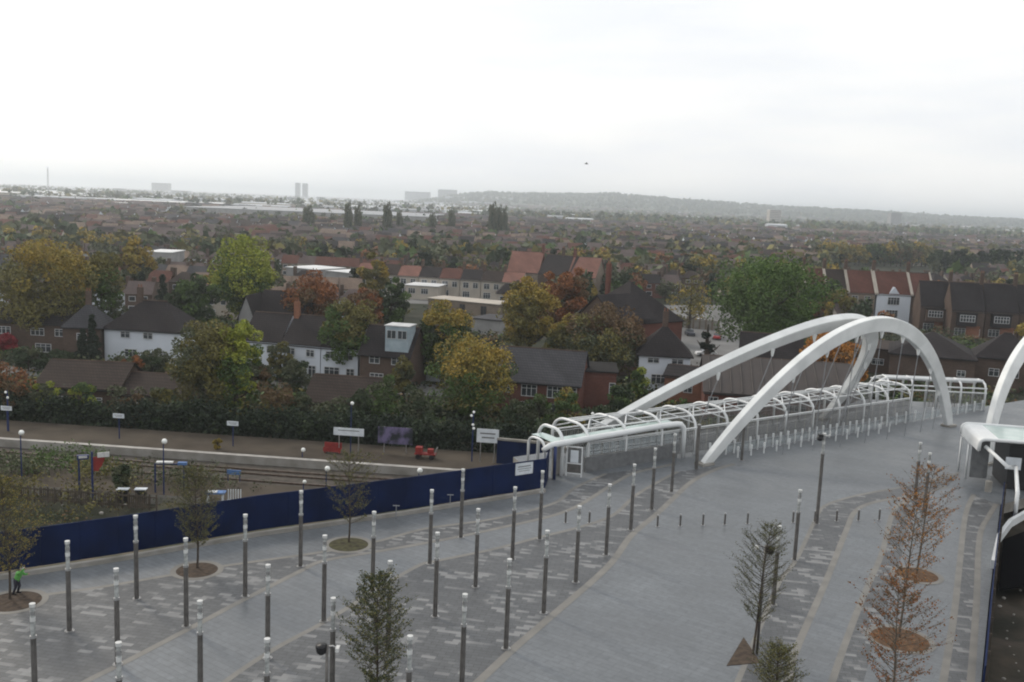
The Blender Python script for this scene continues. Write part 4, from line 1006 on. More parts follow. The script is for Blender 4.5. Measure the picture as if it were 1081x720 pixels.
body('jacket', [([(-.02, 0, .82), (.03, 0, .95), (.12, -.02, 1.12), chest, neck], [.16, .17, .18, .2, .09]), ([(.2, .17, 1.33), (.38, .24, 1.12), (.6, .18, 1.2)], [.085, .065, .05]), ([(.2, -.25, 1.33), (.42, -.3, 1.45), (.62, -.28, 1.68)], [.085, .065, .05])], HV, o)
body('hand', [([(.6, .18, 1.2), (.69, .16, 1.22)], [.04, .025]), ([(.62, -.28, 1.68), (.66, -.28, 1.77)], [.04, .025])], SK, o, 6)
body('trousers', [([(0, 0, .95), (0, .1, .82), (.1, .12, .46), (-.02, .13, .08)], [.16, .13, .085, .06]), ([(0, 0, .95), (0, -.1, .82), (.0, -.14, .46), (-.15, -.15, .08)], [.16, .13, .085, .06])], TR, o)
mb = MB(); mb.box((.05, .13, .05), (.28, .1, .1), M['black']); mb.box((-.09, -.15, .05), (.28, .1, .1), M['black']); obj('boots', mb, o)

# ------------------------------------------------------------------ houses
def house(label, el, er, ez, ridge_y, depth, wall, roof, style='hip', wins=(), chim=(), hipin=None, cat='house', name='house', base=GZ, over=.3, grp=None, door=None, wallm=None):
    """el, er: pixels of the front eave ends, ez: their height; ridge_y: pixel row of the ridge; wins: (u, z, w, h) along the front"""
    a, b = P(*el, ez), P(*er, ez); a = Vector((a.x, a.y, 0)); b = Vector((b.x, b.y, 0)); d = b - a; Lh = d.length; an = math.atan2(d.y, d.x)
    o = thing(name, label, cat, (a.x, a.y, base), an, grp)
    H = ez - base; Dp = depth
    mid = (a + b) / 2 + Vector((-d.y, d.x, 0)).normalized() * Dp / 2
    rh = .5
    while rh < 12 and proj((mid.x, mid.y, ez + rh))[1] > ridge_y: rh += .05
    mb = MB(); 
    if style == 'flat': rh = .15
    mb.box((Lh / 2, Dp / 2, H / 2), (Lh, Dp, H), M[wall])
    if style == 'gable': 
        mb.add([(0, 0, H), (0, Dp, H), (0, Dp / 2, H + rh - .05), (Lh, 0, H), (Lh, Dp, H), (Lh, Dp / 2, H + rh - .05)], [(0, 2, 1), (3, 4, 5)], M[wall])
    if style == 'front':
        mb.add([(0, 0, H), (Lh, 0, H), (Lh / 2, 0, H + rh - .05), (0, Dp, H), (Lh, Dp, H), (Lh / 2, Dp, H + rh - .05)], [(0, 1, 2), (3, 5, 4)], M[wall])
    obj('wall', mb, o)
    rb = MB(); e = over; t = .14
    if style in ('hip', 'pyramid'):
        hi = (Dp / 2 if hipin is None else hipin); hi = min(hi, Lh / 2 - .2) if style == 'hip' else Lh / 2 - .15
        lo = [(-e, -e), (Lh + e, -e), (Lh + e, Dp + e), (-e, Dp + e)]
        vs = [(x, y, H - .02) for x, y in lo] + [(x, y, H + t) for x, y in lo] + [(hi, Dp / 2, H + rh), (Lh - hi, Dp / 2, H + rh)]
        rb.add(vs, [(3, 2, 1, 0), (0, 1, 5, 4), (1, 2, 6, 5), (2, 3, 7, 6), (3, 0, 4, 7), (4, 5, 9, 8), (5, 6, 9), (6, 7, 8, 9), (7, 4, 8)], M[roof])
    elif style == 'gable':
        for sgn in (0, 1):
            y0 = -e if sgn == 0 else Dp + e; z0 = H - e * rh / (Dp / 2)
            vs = [(-e, y0, z0), (Lh + e, y0, z0), (Lh + e, Dp / 2, H + rh), (-e, Dp / 2, H + rh)]
            vs += [(x, y, z + t) for x, y, z in vs]
            f = [(0, 3, 2, 1), (4, 5, 6, 7), (0, 1, 5, 4), (1, 2, 6, 5), (2, 3, 7, 6), (3, 0, 4, 7)]
            rb.add(vs, f if sgn == 0 else [q[::-1] for q in f], M[roof])
    elif style == 'front':
        for sgn in (0, 1):
            x0 = -e if sgn == 0 else Lh + e; z0 = H - e * rh / (Lh / 2)
            vs = [(x0, -e, z0), (x0, Dp + e, z0), (Lh / 2, Dp + e, H + rh), (Lh / 2, -e, H + rh)]
            vs += [(x, y, z + t) for x, y, z in vs]
            rb.add(vs, [(0, 3, 2, 1), (4, 5, 6, 7), (0, 1, 5, 4), (1, 2, 6, 5), (2, 3, 7, 6), (3, 0, 4, 7)], M[roof])
    else:
        rb.box((Lh / 2, Dp / 2, H + .1), (Lh + 2 * e, Dp + 2 * e, .2), M[roof])
    ro = obj('roof', rb, o)
    if style in ('hip', 'gable') and Lh > 5:
        gb = MB(); gb.tube([(hi if style == 'hip' else 0, Dp / 2, H + rh + .1), ((Lh - hi) if style == 'hip' else Lh, Dp / 2, H + rh + .1)], .12, M['brick'], 5); obj('ridge', gb, ro)
        gb = MB(); gb.box((Lh / 2, -over - .06, H - (.25 if style == 'gable' else 0)), (Lh + .4, .12, .13), M['black']); obj('gutter', gb, ro)
    for c in chim:
        u, wv = c[0], c[1]; cm = c[2] if len(c) > 2 else 'brick'
        cb = MB(); cb.box((u * Lh, wv * Dp, H + rh * .8 + .5), (.9, .6, rh * .9 + 1.2), M[cm])
        for k in (-.22, .22): cb.tube([(u * Lh + k, wv * Dp, H + rh * 1.25 + 1.0), (u * Lh + k, wv * Dp, H + rh * 1.25 + 1.6)], [.12, .1], M['brick_orange'], 6)
        obj('chimney', cb, ro)
    for wdef in wins:
        u, z, ww, wh = wdef[:4]; fm = wdef[4] if len(wdef) > 4 else 'frame'
        x = u * Lh; fb = MB(); t_ = .09
        fb.box((x, -.03, z + wh / 2 + t_ / 2), (ww + 2 * t_, .1, t_), M[fm]); fb.box((x, -.05, z - wh / 2 - t_ / 2), (ww + 2 * t_, .16, t_), M[fm])
        for s_ in (-1, 1): fb.box((x + s_ * (ww / 2 + t_ / 2), -.03, z), (t_, .1, wh), M[fm])
        nm = max(1, round(ww / .75))
        for k in range(1, nm): fb.box((x - ww / 2 + ww * k / nm, -.03, z), (.09, .09, wh - .01), M[fm])
        fb.box((x, -.028, z + wh * .2), (ww - .01, .08, .06), M[fm])
        w_ = obj('window', fb, o); pb = MB(); pb.box((x, -.012, z), (ww, .03, wh), M['window']); obj('pane', pb, w_)
    if door:
        u, ww, cm = door; fb = MB(); fb.box((u * Lh, -.03, 1.05), (ww, .08, 2.1), M[cm]); obj('door', fb, o)
    return o, an, H, rh, Lh

house('dark brick house with wide hipped roof at the far left', (-20, 339), (76, 344), .5, 312, 10, 'brick', 'tile_dark', 'hip', [(.25, 4.2, 2.2, 1.1), (.62, 4.2, 2.2, 1.1), (.86, 4.2, 1.4, 1.1), (.3, 1.5, 2.2, 1.3), (.68, 1.5, 2.6, 1.3)], [(.35, .5), (.7, .5)])
house('small grey roofed house between the brick house and the white cottage', (66, 346), (106, 347), .6, 320, 8, 'brick', 'tile_grey', 'hip', [(.5, 4.2, 1.4, 1.0)], [(.5, .5)])
house('white rendered cottage with long dark roof and two small upper windows', (110, 347), (190, 352), .5, 318, 9, 'render_white', 'tile_dark', 'hip', [(.28, 4.75, 1.5, .9), (.58, 4.75, 1.5, .9), (.35, 1.7, 2, 1.2), (.75, 1.7, 2, 1.2)], [(.3, .5)])
house('low garage block with dusky purple roof below the dark brick house', (38, 407), (125, 411), -1.9, 382, 9, 'brick', 'tile_brown', 'gable', [(.3, 1.4, 2, .8), (.7, 1.4, 2, .8)])
house('low garage block below the white cottage', (116, 414), (190, 419), -2.4, 395, 8, 'brick', 'tile_brown', 'gable', [(.5, 1.2, 2, .8)])
for k, (a_, b_, lb) in enumerate((((256, 359), (296, 362), 'left half of the long white rendered terrace with dark roof'), ((297, 362), (338, 366), 'middle house of the long white rendered terrace, chimney on its left'), ((339, 366), (378, 369), 'right end of the long white terrace, partly behind the brown green tree'))):
    house(lb, a_, b_, .5, 331 + 3 * k, 9, 'render_white', 'tile_dark', 'gable', [(.25, 4.3, 1.3, 1.0), (.75, 4.3, 1.3, 1.0), (.3, 1.7, 2.4, 1.3), (.8, 1.5, 1.2, 1.6)], [(.05, .45, 'brick_orange')] if k == 1 else [], over=.1)
house('gabled dark roofed house with pale gable behind the white terrace', (252, 334), (268, 335), 0, 310, 10, 'render_grey', 'tile_dark', 'front', [])
house('dark roofed house behind the white terrace beside the orange tree', (270, 330), (318, 333), .5, 308, 9, 'brick', 'tile_dark', 'gable', [(.3, 4, 1.4, 1.1), (.7, 4, 1.4, 1.1)])
house('low garage block with dark roof left of the railway shrubs', (322, 423), (395, 428), -2.0, 398, 8, 'brick', 'tile_brown', 'gable', [(.4, 1.2, 2, .8)])
o, an, H, rh, Lh = house('brown brick house with a boxy blue grey dormer on its roof', (380, 373), (432, 377), .3, 345, 9, 'brick', 'tile_dark', 'gable', [(.3, 4.5, 1.5, 1.0), (.75, 4.5, 1.5, 1.0), (.35, 1.7, 2, 1.3), (.8, 1.7, 1.6, 1.3)])
dm = MB(); dm.box((.72 * Lh, 2.2, H + 2.3), (3.7, 3.4, 4.3), mat('dormer_blue_grey', (.33, .4, .44), .7, (.26, .32, .36), 1)); do = obj('dormer', dm, o)
dm = MB(); dm.box((.72 * Lh, 2.2, H + 4.52), (4.0, 3.7, .14), M['frame']); obj('dormer_roof', dm, do)
for x in (-.85, .85):
    dm = MB(); dm.box((.72 * Lh + x, .48, H + 3.2), (1.35, .04, 1.2), M['window'])
    for q in (-.7, 0, .7): dm.box((.72 * Lh + x + q, .44, H + 3.2), (.07, .06, 1.3), M['frame'])
    for q in (-.62, .62): dm.box((.72 * Lh + x, .44, H + 3.2 + q), (1.34, .06, .07), M['frame'])
    obj('dormer_window', dm, do)
house('white rendered house half hidden right of the dormer house', (433, 366), (478, 370), .3, 345, 9, 'render_white', 'tile_dark', 'gable', [(.3, 4.2, 1.5, 1.0), (.7, 4.2, 1.5, 1.0)])
house('long low building with dark grey roof and brick walls above the track hoarding', (521, 400), (612, 407), -.2, 369, 10, 'brick_red', 'tile_grey', 'gable', [(.1, 3.6, 2.2, .9), (.42, 3.6, 2.0, 1.5), (.72, 3.6, 2.0, 1.5), (.92, 3.6, 1.0, 1.5), (.42, 1.3, 2.0, 1.2), (.72, 1.3, 2.0, 1.2)])
mb = MB()
house('plain red brick flat block beside the long grey roofed building', (612, 392), (651, 394), .8, 388, 8, 'brick_red', 'tile_dark', 'flat', [(.9, 3.6, .7, 1.4)], cat='building', name='brick_building')
house('small white house with steep dark pyramid roof left of the far arch', (675, 375), (729, 378), .6, 343, 8.2, 'render_white', 'tile_dark', 'pyramid', [(.28, 4.9, 1.7, .7), (.75, 4.9, 1.7, .7), (.4, 1.9, 2.2, 1.4)], [(.5, .5)], over=.5)
house('low orange brick outbuilding between the white pyramid house and the far arch', (702, 396), (765, 402), -1.2, 388, 8, 'brick_orange', 'tile_dark', 'gable', [(.4, 2, 1.2, 1)])
o, an, H, rh, Lh = house('large shed with dark corrugated roof behind the far arch', (744, 413), (905, 424), -1.2, 380, 17, 'brick_red', 'corrugated', 'gable', [(.06, 2.2, 1.2, 1.6), (.3, 2.2, 3, .7), (.6, 2.2, 3, .7)], cat='building', name='shed')
rb = MB()
for k in range(int(Lh / 1.5)):
    for sg in (0, 1):
        x = .7 + k * 1.5; y0 = -.2 if sg == 0 else 17.2
        rb.tube([(x, y0, H + .18), (x, 8.5, H + rh + .18)], .09, M['corrugated'], 4)
obj('roof_rib', rb, o)
house('small dark roofed house with orange gable end left of the orange tree', (781, 377), (846, 382), -.6, 353, 8, 'brick_orange', 'tile_dark', 'gable', [])
house('flat roofed brown brick block seen under the near arch', (898, 366), (948, 371), -.5, 352, 14, 'brick', 'flat_olive' if 'flat_olive' in M else 'tile_brown', 'flat', [(.6, 2.2, 2.0, 1.0)], cat='building', name='brick_building')
house('wide brown brick hall with dark hipped roof right of the near arch', (940, 373), (1030, 381), .6, 350, 14, 'brick', 'tile_dark', 'hip', [(.85, 3.2, 1.2, .9)], cat='building', name='hall', over=.4)
house('low brick house with dark roof below the tudor row at the right', (1030, 377), (1100, 383), .6, 352, 9, 'brick', 'tile_dark', 'hip', [(.3, 3.2, 1.5, 1.2), (.6, 3.2, 1.5, 1.2)])
# timber round tank
mb = MB(); mb.tube([(0, 0, 0), (0, 0, 3.6)], 2.4, M['brick_buff'], 20); mb.tube([(0, 0, 3.6), (0, 0, 4.6)], [2.5, .3], M['wood'], 20); put('round_hut', mb, P(1049, 408, GZ), 'round buff walled hut with low conical top at the right edge', 'hut')
# school
o, an, H, rh, Lh = house('large old school building with steep dark roof and red brick gable', (606, 333), (664, 343), 3.6, 297, 14, 'brick_red', 'tile_dark', 'hip', [(.2, 6, 1.4, 2), (.5, 6, 1.4, 2)], [(.1, .5, 'brick_red')], cat='school', name='school')
g = MB(); gx = Lh - 3; g.box((gx, -2.5, 5), (9, 5, 10), M['brick']); g.add([(gx - 4.5, -5, 10), (gx + 4.5, -5, 10), (gx, -5, 13.6)], [(0, 1, 2)], M['brick']); obj('gable_wing', g, o)
g = MB(); g.add([(gx - 5, -5.3, 9.8), (gx, -5.3, 13.8), (gx, 5, 13.8), (gx - 5, 5, 9.8), (gx + 5, -5.3, 9.8), (gx + 5, 5, 9.8), (gx - 5, -5.3, 9.6), (gx, -5.3, 13.55), (gx + 5, -5.3, 9.6)], [(0, 1, 2, 3), (1, 4, 5, 2), (6, 7, 1, 0), (7, 8, 4, 1)], M['tile_dark']); obj('wing_roof', g, o)
for x in (-2.4, 0, 2.4):
    for z, hh in ((7.4, 2.6), (3, 2.4)):
        g = MB(); g.box((gx + x, -5.03, z), (1.3, .08, hh), M['window'])
        for q in (-.62, 0, .62): g.box((gx + x + q, -5.09, z), (.14, .08, hh + .2), M['frame'])
        obj('window', g, o)
# red roofed three-storey terrace
TZ = 3.5
def terrace(label, x0, x1, wall, roof, wins, gab=False, ridge=288):
    y0 = 311 + (x0 - 945) * .045; y1 = 311 + (x1 - 945) * .045
    o, an, H, rh, Lh = house(label, (x0, y0), (x1, y1), TZ, ridge + (x0 - 945) * .045, 10, wall, roof, 'gable', wins, [(0.0, .5)], over=.02, name='terraced_house', cat='terraced house', grp=None)
    for x in (0, Lh):
        p = MB(); vs = [(x - .22, -.45, H - .2), (x - .22, 5, H + rh), (x - .22, 5, H + rh + .5), (x - .22, -.45, H + .35)]; vs += [(x + .22, y, z) for _, y, z in vs]
        p.add(vs, [(0, 1, 2, 3), (7, 6, 5, 4), (0, 4, 5, 1), (3, 2, 6, 7), (0, 3, 7, 4), (1, 5, 6, 2)], M['render_cream']); obj('parapet', p, o)
    if gab:
        p = MB(); c = Lh / 2; p.add([(c - 1.4, -.1, H + .2), (c + 1.4, -.1, H + .2), (c, -.1, H + 2), (c, 3, H + 2), (c - 1.4, 1, H + .2), (c + 1.4, 1, H + .2)], [(0, 1, 2), (0, 2, 3, 4), (1, 5, 3, 2)], M['render_white']); obj('gablet', p, o)
W3 = [(.25, 6.9, 1.5, 1.5), (.72, 6.9, 1.5, 1.5), (.5, 3.6, 3.2, 1.9)]
terrace('brown brick terraced house with dull red roof, left end of the row', 851, 872, 'brick', 'tile_red', W3)
terrace('terraced house with brown red roof behind the small golden tree', 873, 895, 'brick', 'tile_brown', W3)
terrace('terraced house with red roof and cream bay left of the white one', 896, 924, 'brick_buff', 'tile_red', W3)
terrace('white fronted three storey terraced house with small white gablet', 926, 962, 'render_white', 'tile_red', [(.5, 6.7, 3.0, 1.9), (.48, 3.2, 3.0, 1.9)], True)
terrace('terraced house with red roof right of the white one', 963, 986, 'brick', 'tile_red', W3)
# tudor style houses to the right
for k, (x0, x1, lb) in enumerate(((972, 1006, 'dark hipped house in the tudor row with pale green window'), (1005, 1040, 'middle tudor style house with wide white bay and orange brick ground floor'), (1041, 1076, 'tudor style house near the right edge with bright white bay window'), (1077, 1115, 'tudor style house cut by the right edge of the photo'))):
    sh = (x0 - 990) * .045
    o, an, H, rh, Lh = house(lb, (x0, 324 + sh + (3 if k else 0)), (x1, 326 + sh + (3 if k else 0)), 2.0, 298 + sh, 10, 'brick', 'tile_dark', 'gable', [(.3, 1.8, 2.4, 1.6), (.8, 1.8, 1.4, 1.6)], [(.97, .5)], over=.02, name='tudor_house')
    g = MB(); g.box((Lh * .45, -.7, 4.9), (4.4, 1.3, 3.0), M['tile_dark'] if k else M['brick']); g.box((Lh * .45, -.7, 6.5), (4.7, 1.6, .2), M['tile_dark']); bw = obj('bay', g, o)
    g = MB(); g.box((Lh * .45, -1.37, 5.3), (3.4, .06, 1.5), M['window'])
    for q in range(6): g.box((Lh * .45 - 1.7 + q * .68, -1.42, 5.3), (.13, .08, 1.6), M['frame'])
    for q in (-.8, .1, .8): g.box((Lh * .45, -1.415, 5.3 + q), (3.5, .07, .12), M['frame'])
    obj('bay_window', g, bw)
    g = MB(); g.box((Lh * .68, -.06, 1.9), (3.2, .14, 3.0), M['brick_orange']); obj('brick_panel', g, o)
# small buildings in the middle distance
house('pale grey flat roofed block behind the golden tree, left of centre', (155, 266), (181, 267), 4, 262, 14, 'render_grey', 'flatroof', 'flat', [(.25, 6, 3, 1.4), (.7, 6, 3, 1.4), (.25, 2.4, 3, 1.4), (.7, 2.4, 3, 1.4)], cat='building', name='flat_block')
house('white flat roof catching the sky behind the orange tree', (302, 282), (334, 285), 0, 279, 14, 'render_grey', 'flatroof', 'flat', cat='building', name='flat_roofed_shop')
house('second white flat roof right of the first, behind the olive tree', (345, 286), (374, 289), 0, 283, 14, 'render_grey', 'flatroof', 'flat', cat='building', name='flat_roofed_shop')
house('grey flat roofed shop behind the green tree and parked cars', (428, 301), (462, 303), -1, 298, 10, 'render_cream', 'flatroof', 'flat', [(.2, 2.5, 2, 1.4), (.6, 2.5, 2, 1.4)], cat='building', name='flat_roofed_shop')
house('low cream wall building with dark openings beside the golden tree', (452, 315), (526, 322), -1, 311, 8, 'brick_buff', 'render_cream', 'flat', [(.2, 2.2, 1.4, 2.2, 'brick'), (.5, 2.2, 1.4, 2.2, 'brick'), (.8, 2.2, 1.4, 2.2, 'brick')], cat='building', name='low_building')
house('blue grey flat roof right of the green gold tree', (498, 336), (528, 339), -1.5, 331, 9, 'render_grey', 'tile_grey', 'flat', cat='building', name='low_building')
for k in range(8):
    x0 = 376 + k * 22; y = 288 + k * 1.4
    rf = ['tile_rose', 'tile_brown', 'tile_rose', 'tile_dark', 'tile_red', 'tile_dark', 'tile_brown', 'tile_rose'][k]
    house(['first', 'second', 'third', 'fourth', 'fifth', 'sixth', 'seventh', 'last'][k] + ' house from the left in the cream terrace above the parked cars', (x0, y), (x0 + 21.5, y + 1.2), .8, y - 10, 9, 'render_cream', rf, 'gable', [(.28, 4.2, 1.6, 1.5), (.75, 4.2, 1.4, 1.5), (.3, 1.5, 2.0, 1.6)], [(0, .5)], over=.05, grp='cream terrace above the parked cars', name='terraced_house')
house('house with bright rose tiled roof left of the russet tree', (536, 286), (568, 288), 1.5, 266, 11, 'brick_buff', 'tile_rose', 'gable', [(.3, 4.2, 1.6, 1.5), (.75, 4.2, 1.4, 1.5)], [(1, .5, 'brick_red')])
house('house with bright rose tiled roof above the school', (600, 291), (628, 293), 1.5, 272, 11, 'brick_buff', 'tile_rose', 'gable', [(.3, 4.2, 1.6, 1.5), (.75, 4.2, 1.4, 1.5)], [(0, .5, 'brick_red')])
house('house with wide dark mossy roof between the two rose roofed houses', (568, 288), (600, 291), 1.5, 270, 11, 'brick', 'tile_dark', 'gable', [], [(.5, .5)])
# car park right of school
def patch_(name, pts, z, m):
    q = [P(x, y, GZ) for x, y in pts]; n = len(q); a = sum(q[i].x * q[(i + 1) % n].y - q[(i + 1) % n].x * q[i].y for i in range(n))
    if a < 0: q = q[::-1]
    mb = MB(); mb.add([(p.x, p.y, GZ + z) for p in q], [tuple(range(n))], m); return struct(name, mb)
patch_('car_park', [(655, 392), (650, 340), (700, 322), (760, 322), (800, 345), (790, 402)], .02, M['road'])
patch_('road', [(-60, 392), (-60, 384), (600, 412), (690, 404), (760, 412), (760, 422), (690, 418), (600, 425)], .03, M['road'])
patch_('car_park', [(375, 318), (470, 322), (480, 306), (380, 300)], .03, M['road'])
patch_('playing_field', [(868, 293), (862, 285), (962, 289), (975, 297)], .05, M['field'])
patch_('yard', [(960, 297), (950, 290), (1040, 294), (1060, 302)], .08, M['concrete'])
a, b = P(712, 345, GZ), P(758, 349, GZ); d = b - a
o = thing('boundary_wall', 'long grey wall with posts across the car park', 'wall', a); w_ = MB(); w_.box(d / 2 + Z * 1.2, (d.length, .3, 2.4), M['concrete'], math.atan2(d.y, d.x)); obj('wall', w_, o)
for k in range(8): w_ = MB(); w_.box(d * (k / 7) + Z * 1.35 - Vector((0, .25, 0)), (.4, .4, 2.7), M['brick_buff'], math.atan2(d.y, d.x)); obj('pier', w_, o)

# undergrowth filling gardens and banks between the near houses
RECT = []
for q in bpy.data.objects:
    if q.parent is None and q.type == 'EMPTY' and q.get('category') in ('house', 'building', 'terraced house', 'school'):
        for c in q.children:
            if c.name.split('.')[0] == 'wall': RECT.append((q.location.xy.copy(), q.rotation_euler.z, max(v.co.x for v in c.data.vertices), max(v.co.y for v in c.data.vertices)))
def inside(p, mg=.6):
    for l, an, w, d in RECT:
        v = Vector((p.x - l.x, p.y - l.y)); x = v.x * math.cos(an) + v.y * math.sin(an); y = -v.x * math.sin(an) + v.y * math.cos(an)
        if -mg < x < w + mg and -mg < y < d + mg: return True
    return False
ug = MB(); n_ = 0
for i in range(9000):
    px = hr.uniform(-20, 1100); Yq = 116 + 150 * hr.random() ** 1.3; p = Vector(((px - 540) / FPX * Yq, Yq, 0))
    if (p - PF0).dot(PN) < 9.5 or inside(p): continue
    w_ = p - L1A
    if w_.dot(NV) < 9 and w_.dot(U) > -3: continue
    x_, y_ = proj((p.x, p.y, GZ))
    if 650 < x_ < 800 and 318 < y_ < 400: continue
    if 375 < x_ < 480 and 295 < y_ < 330: continue
    if noise.noise((p.x * .06, p.y * .06, 5)) + .35 < hr.random() * .8: continue
    hgt = hr.uniform(.4, 2.6) * (1.3 if noise.noise((p.x * .1, p.y * .1, 9)) > .1 else .7); k = LEAF[hr.choice(['dusky', 'darkgreen', 'dusky', 'brown', 'olive', 'green', 'darkgreen', 'conifer'])]
    leaves(ug, [p + Vector((hr.gauss(0, .8), hr.gauss(0, .8), GZ + hgt * hr.random())) for _ in range(34)], .5, k, hr)
tag(obj('undergrowth', ug), 'dark undergrowth and garden hedges between the near houses', 'undergrowth', kind='stuff')

# cars
def car(paint):
    o = thing('parked_car', 'x', 'car'); mb = MB()
    def loft(secs, m, mb):
        vs = []; 
        for x, w, z0, z1 in secs: vs += [(x, -w, z0), (x, -w * .97, z1), (x, w * .97, z1), (x, w, z0)]
        n = len(secs); fs = [(i * 4 + j, i * 4 + j + 1, i * 4 + 5 + j, i * 4 + 4 + j) for i in range(n - 1) for j in range(3)] + [(3, 2, 1, 0), (n * 4 - 4, n * 4 - 3, n * 4 - 2, n * 4 - 1)] + [(i * 4 + 3, i * 4, i * 4 + 4, i * 4 + 7) for i in range(n - 1)]
        mb.add(vs, fs, m)
    loft([(-2.1, .7, .35, .6), (-1.95, .85, .3, .82), (-.8, .88, .28, .9), (1.3, .88, .28, .92), (2.0, .84, .3, .88), (2.1, .74, .38, .7)], paint, mb); bd = obj('body', mb, o)
    mb = MB(); loft([(-1.0, .78, .91, .93), (-.4, .72, .91, 1.4), (1.0, .7, .91, 1.42), (1.75, .74, .91, .95)], M['window'], mb); obj('cabin', mb, o)
    mb = MB(); mb.box((.3, 0, 1.42), (1.35, 1.36, .05), paint); obj('roof', mb, o)
    for x in (-1.3, 1.3):
        for y in (-.82, .82):
            mb = MB(); mb.tube([(x, y - .1, .31), (x, y + .1, .31)], .31, M['black'], 14); wh = obj('wheel', mb, o)
    return o
paints = {'silver': mat('car_silver', (.5, .51, .53), .3, metallic=.4), 'white': mat('car_white', (.72, .73, .75), .3), 'dark': mat('car_dark', (.05, .055, .07), .3), 'red': mat('car_red', (.3, .03, .03), .3)}
protos = {k: car(v) for k, v in paints.items()}
used = set()
CARS = [('silver', 423, 299, 'silver car roof catching light, leftmost by the cream terrace'), ('white', 437, 303, 'white car by the cream terrace next to the silver one'), ('silver', 448, 306, 'silver car by the cream terrace nearest the low cream building'),
        ('white', 452, 297, 'white car behind, close to the cream terrace fronts'), ('dark', 405, 297, 'dark car beside the green trees by the cream terrace'),
        ('white', 682, 365, 'white car parked left of the white pyramid house'), ('silver', 737, 342, 'silver car beside the thin golden street tree'), ('dark', 728, 354, 'dark car in front of the long grey wall'), ('white', 745, 376, 'white car beside the ivy covered trunk'), ('red', 757, 358, 'red car at the back of the grey car park'),
        ('silver', 1036, 398, 'silver car beside the round buff hut'), ('white', 1006, 402, 'white car at the wall of the wide brick hall')]
for pt, x, y, lb in CARS:
    pr = protos[pt]; p = P(x, y, GZ) + Z * .03; rz = rng.choice([.1, 1.6, .3, 1.3])
    if pt not in used: used.add(pt); pr.location = p; pr.rotation_euler = (0, 0, rz); pr['label'] = lb
    else: dup(pr, p, rz, lb)
# white van
o = thing('parked_van', 'white van with blue side parked between the school and the pyramid house', 'van', P(662, 358, GZ) + Z * .03, .2)
mb = MB(); mb.box((.4, 0, 1.35), (3.6, 1.9, 1.9), M['cap']); mb.add([(-1.4, -.93, .4), (-1.4, .93, .4), (-1.4, .9, 2.2), (-1.4, -.9, 2.2), (-2.5, -.9, .4), (-2.5, .9, .4), (-2.45, .85, 1.2), (-2.45, -.85, 1.2), (-1.9, .82, 2.0), (-1.9, -.82, 2.0)], [(4, 5, 1, 0)[::-1], (4, 7, 6, 5)[::-1], (7, 9, 8, 6)[::-1], (9, 3, 2, 8)[::-1], (0, 3, 9, 7, 4)[::-1], (1, 5, 6, 8, 2)[::-1]], M['cap']); obj('body', mb, o)
mb = MB(); mb.box((-2.19, 0, 1.62), (.05, 1.5, .6), M['window'], axes=(Vector((.82, 0, -.57)), Vector((0, 1, 0)), Vector((.57, 0, .82)))); obj('windscreen', mb, o)
mb = MB(); mb.box((.4, -.965, 1.0), (3.4, .03, .7), M['skyblue']); obj('side_panel', mb, o)
for x in (-1.7, 1.4):
    for y in (-.85, .85): mb = MB(); mb.tube([(x, y - .12, .34), (x, y + .12, .34)], .34, M['black'], 14); obj('wheel', mb, o)

# ------------------------------------------------------------------ the suburb beyond: individual houses, then trees
def far_house(wall, roof, hip, parts):
    L_, D_, H_, R_ = 6.0, 7.0, 5.0, 2.5; w = MB(); w.box((0, 0, H_ / 2), (L_, D_, H_), M[wall])
    r = MB(); e = .3
    if hip: r.add([(-L_/2-e,-D_/2-e,H_),(L_/2+e,-D_/2-e,H_),(L_/2+e,D_/2+e,H_),(-L_/2-e,D_/2+e,H_),(-.8,0,H_+R_),(.8,0,H_+R_)],[(0,1,5,4),(1,2,5),(2,3,4,5),(3,0,4),(3,2,1,0)],M[roof])
    else:
        w.add([(-L_/2,-D_/2,H_),(-L_/2,D_/2,H_),(-L_/2,0,H_+R_),(L_/2,-D_/2,H_),(L_/2,D_/2,H_),(L_/2,0,H_+R_)],[(0,2,1),(3,4,5)],M[wall])
        r.add([(-L_/2-.05,-D_/2-e,H_-.15),(L_/2+.05,-D_/2-e,H_-.15),(L_/2+.05,0,H_+R_+.1),(-L_/2-.05,0,H_+R_+.1),(-L_/2-.05,D_/2+e,H_-.15),(L_/2+.05,D_/2+e,H_-.15)],[(0,1,2,3),(3,2,5,4)],M[roof])
    c = MB(); c.box((L_ / 2 - .5, .4, H_ + R_ * .9), (.8, 1.1, 2.6), M['brick'])
    wn = MB()
    for sy in (-1, 1):
        for x, z, a, b in ((-1.4, 3.8, 1.5, 1.2), (1.4, 3.8, 1.2, 1.2), (-1.3, 1.5, 2.0, 1.4)):
            wn.box((x, sy * (D_ / 2 + .03), z), (a, .06, b), M['frame']); wn.box((x, sy * (D_ / 2 + .07), z), (a * .84, .04, b * .78), M['window'])
    if not parts:
        for q, mm in ((r, None), (c, None), (wn, None)):
            for f, k in zip(q.f, q.m): pass
        for q in (r, c, wn):
            base_ = len(w.v); w.v += q.v
            for f, k in zip(q.f, q.m): w.f.append(tuple(i + base_ for i in f)); w.m.append(w.mi(q.mats[k]))
        return w.mesh('terraced_house')
    o = thing('terraced_house', 'x', 'house'); obj('wall', w, o); ro = obj('roof', r, o); obj('chimney', c, ro); obj('windows', wn, o).name = 'window'
    return o
WALLS = {'brick': 'brown brick', 'render_cream': 'cream', 'brick_red': 'red brick', 'render_white': 'white', 'brick_buff': 'buff brick'}
ROOFS = {'tile_dark': 'dark', 'tile_brown': 'brown', 'tile_grey': 'grey', 'tile_red': 'red', 'tile_mauve': 'mauve', 'tile_tan': 'tan'}
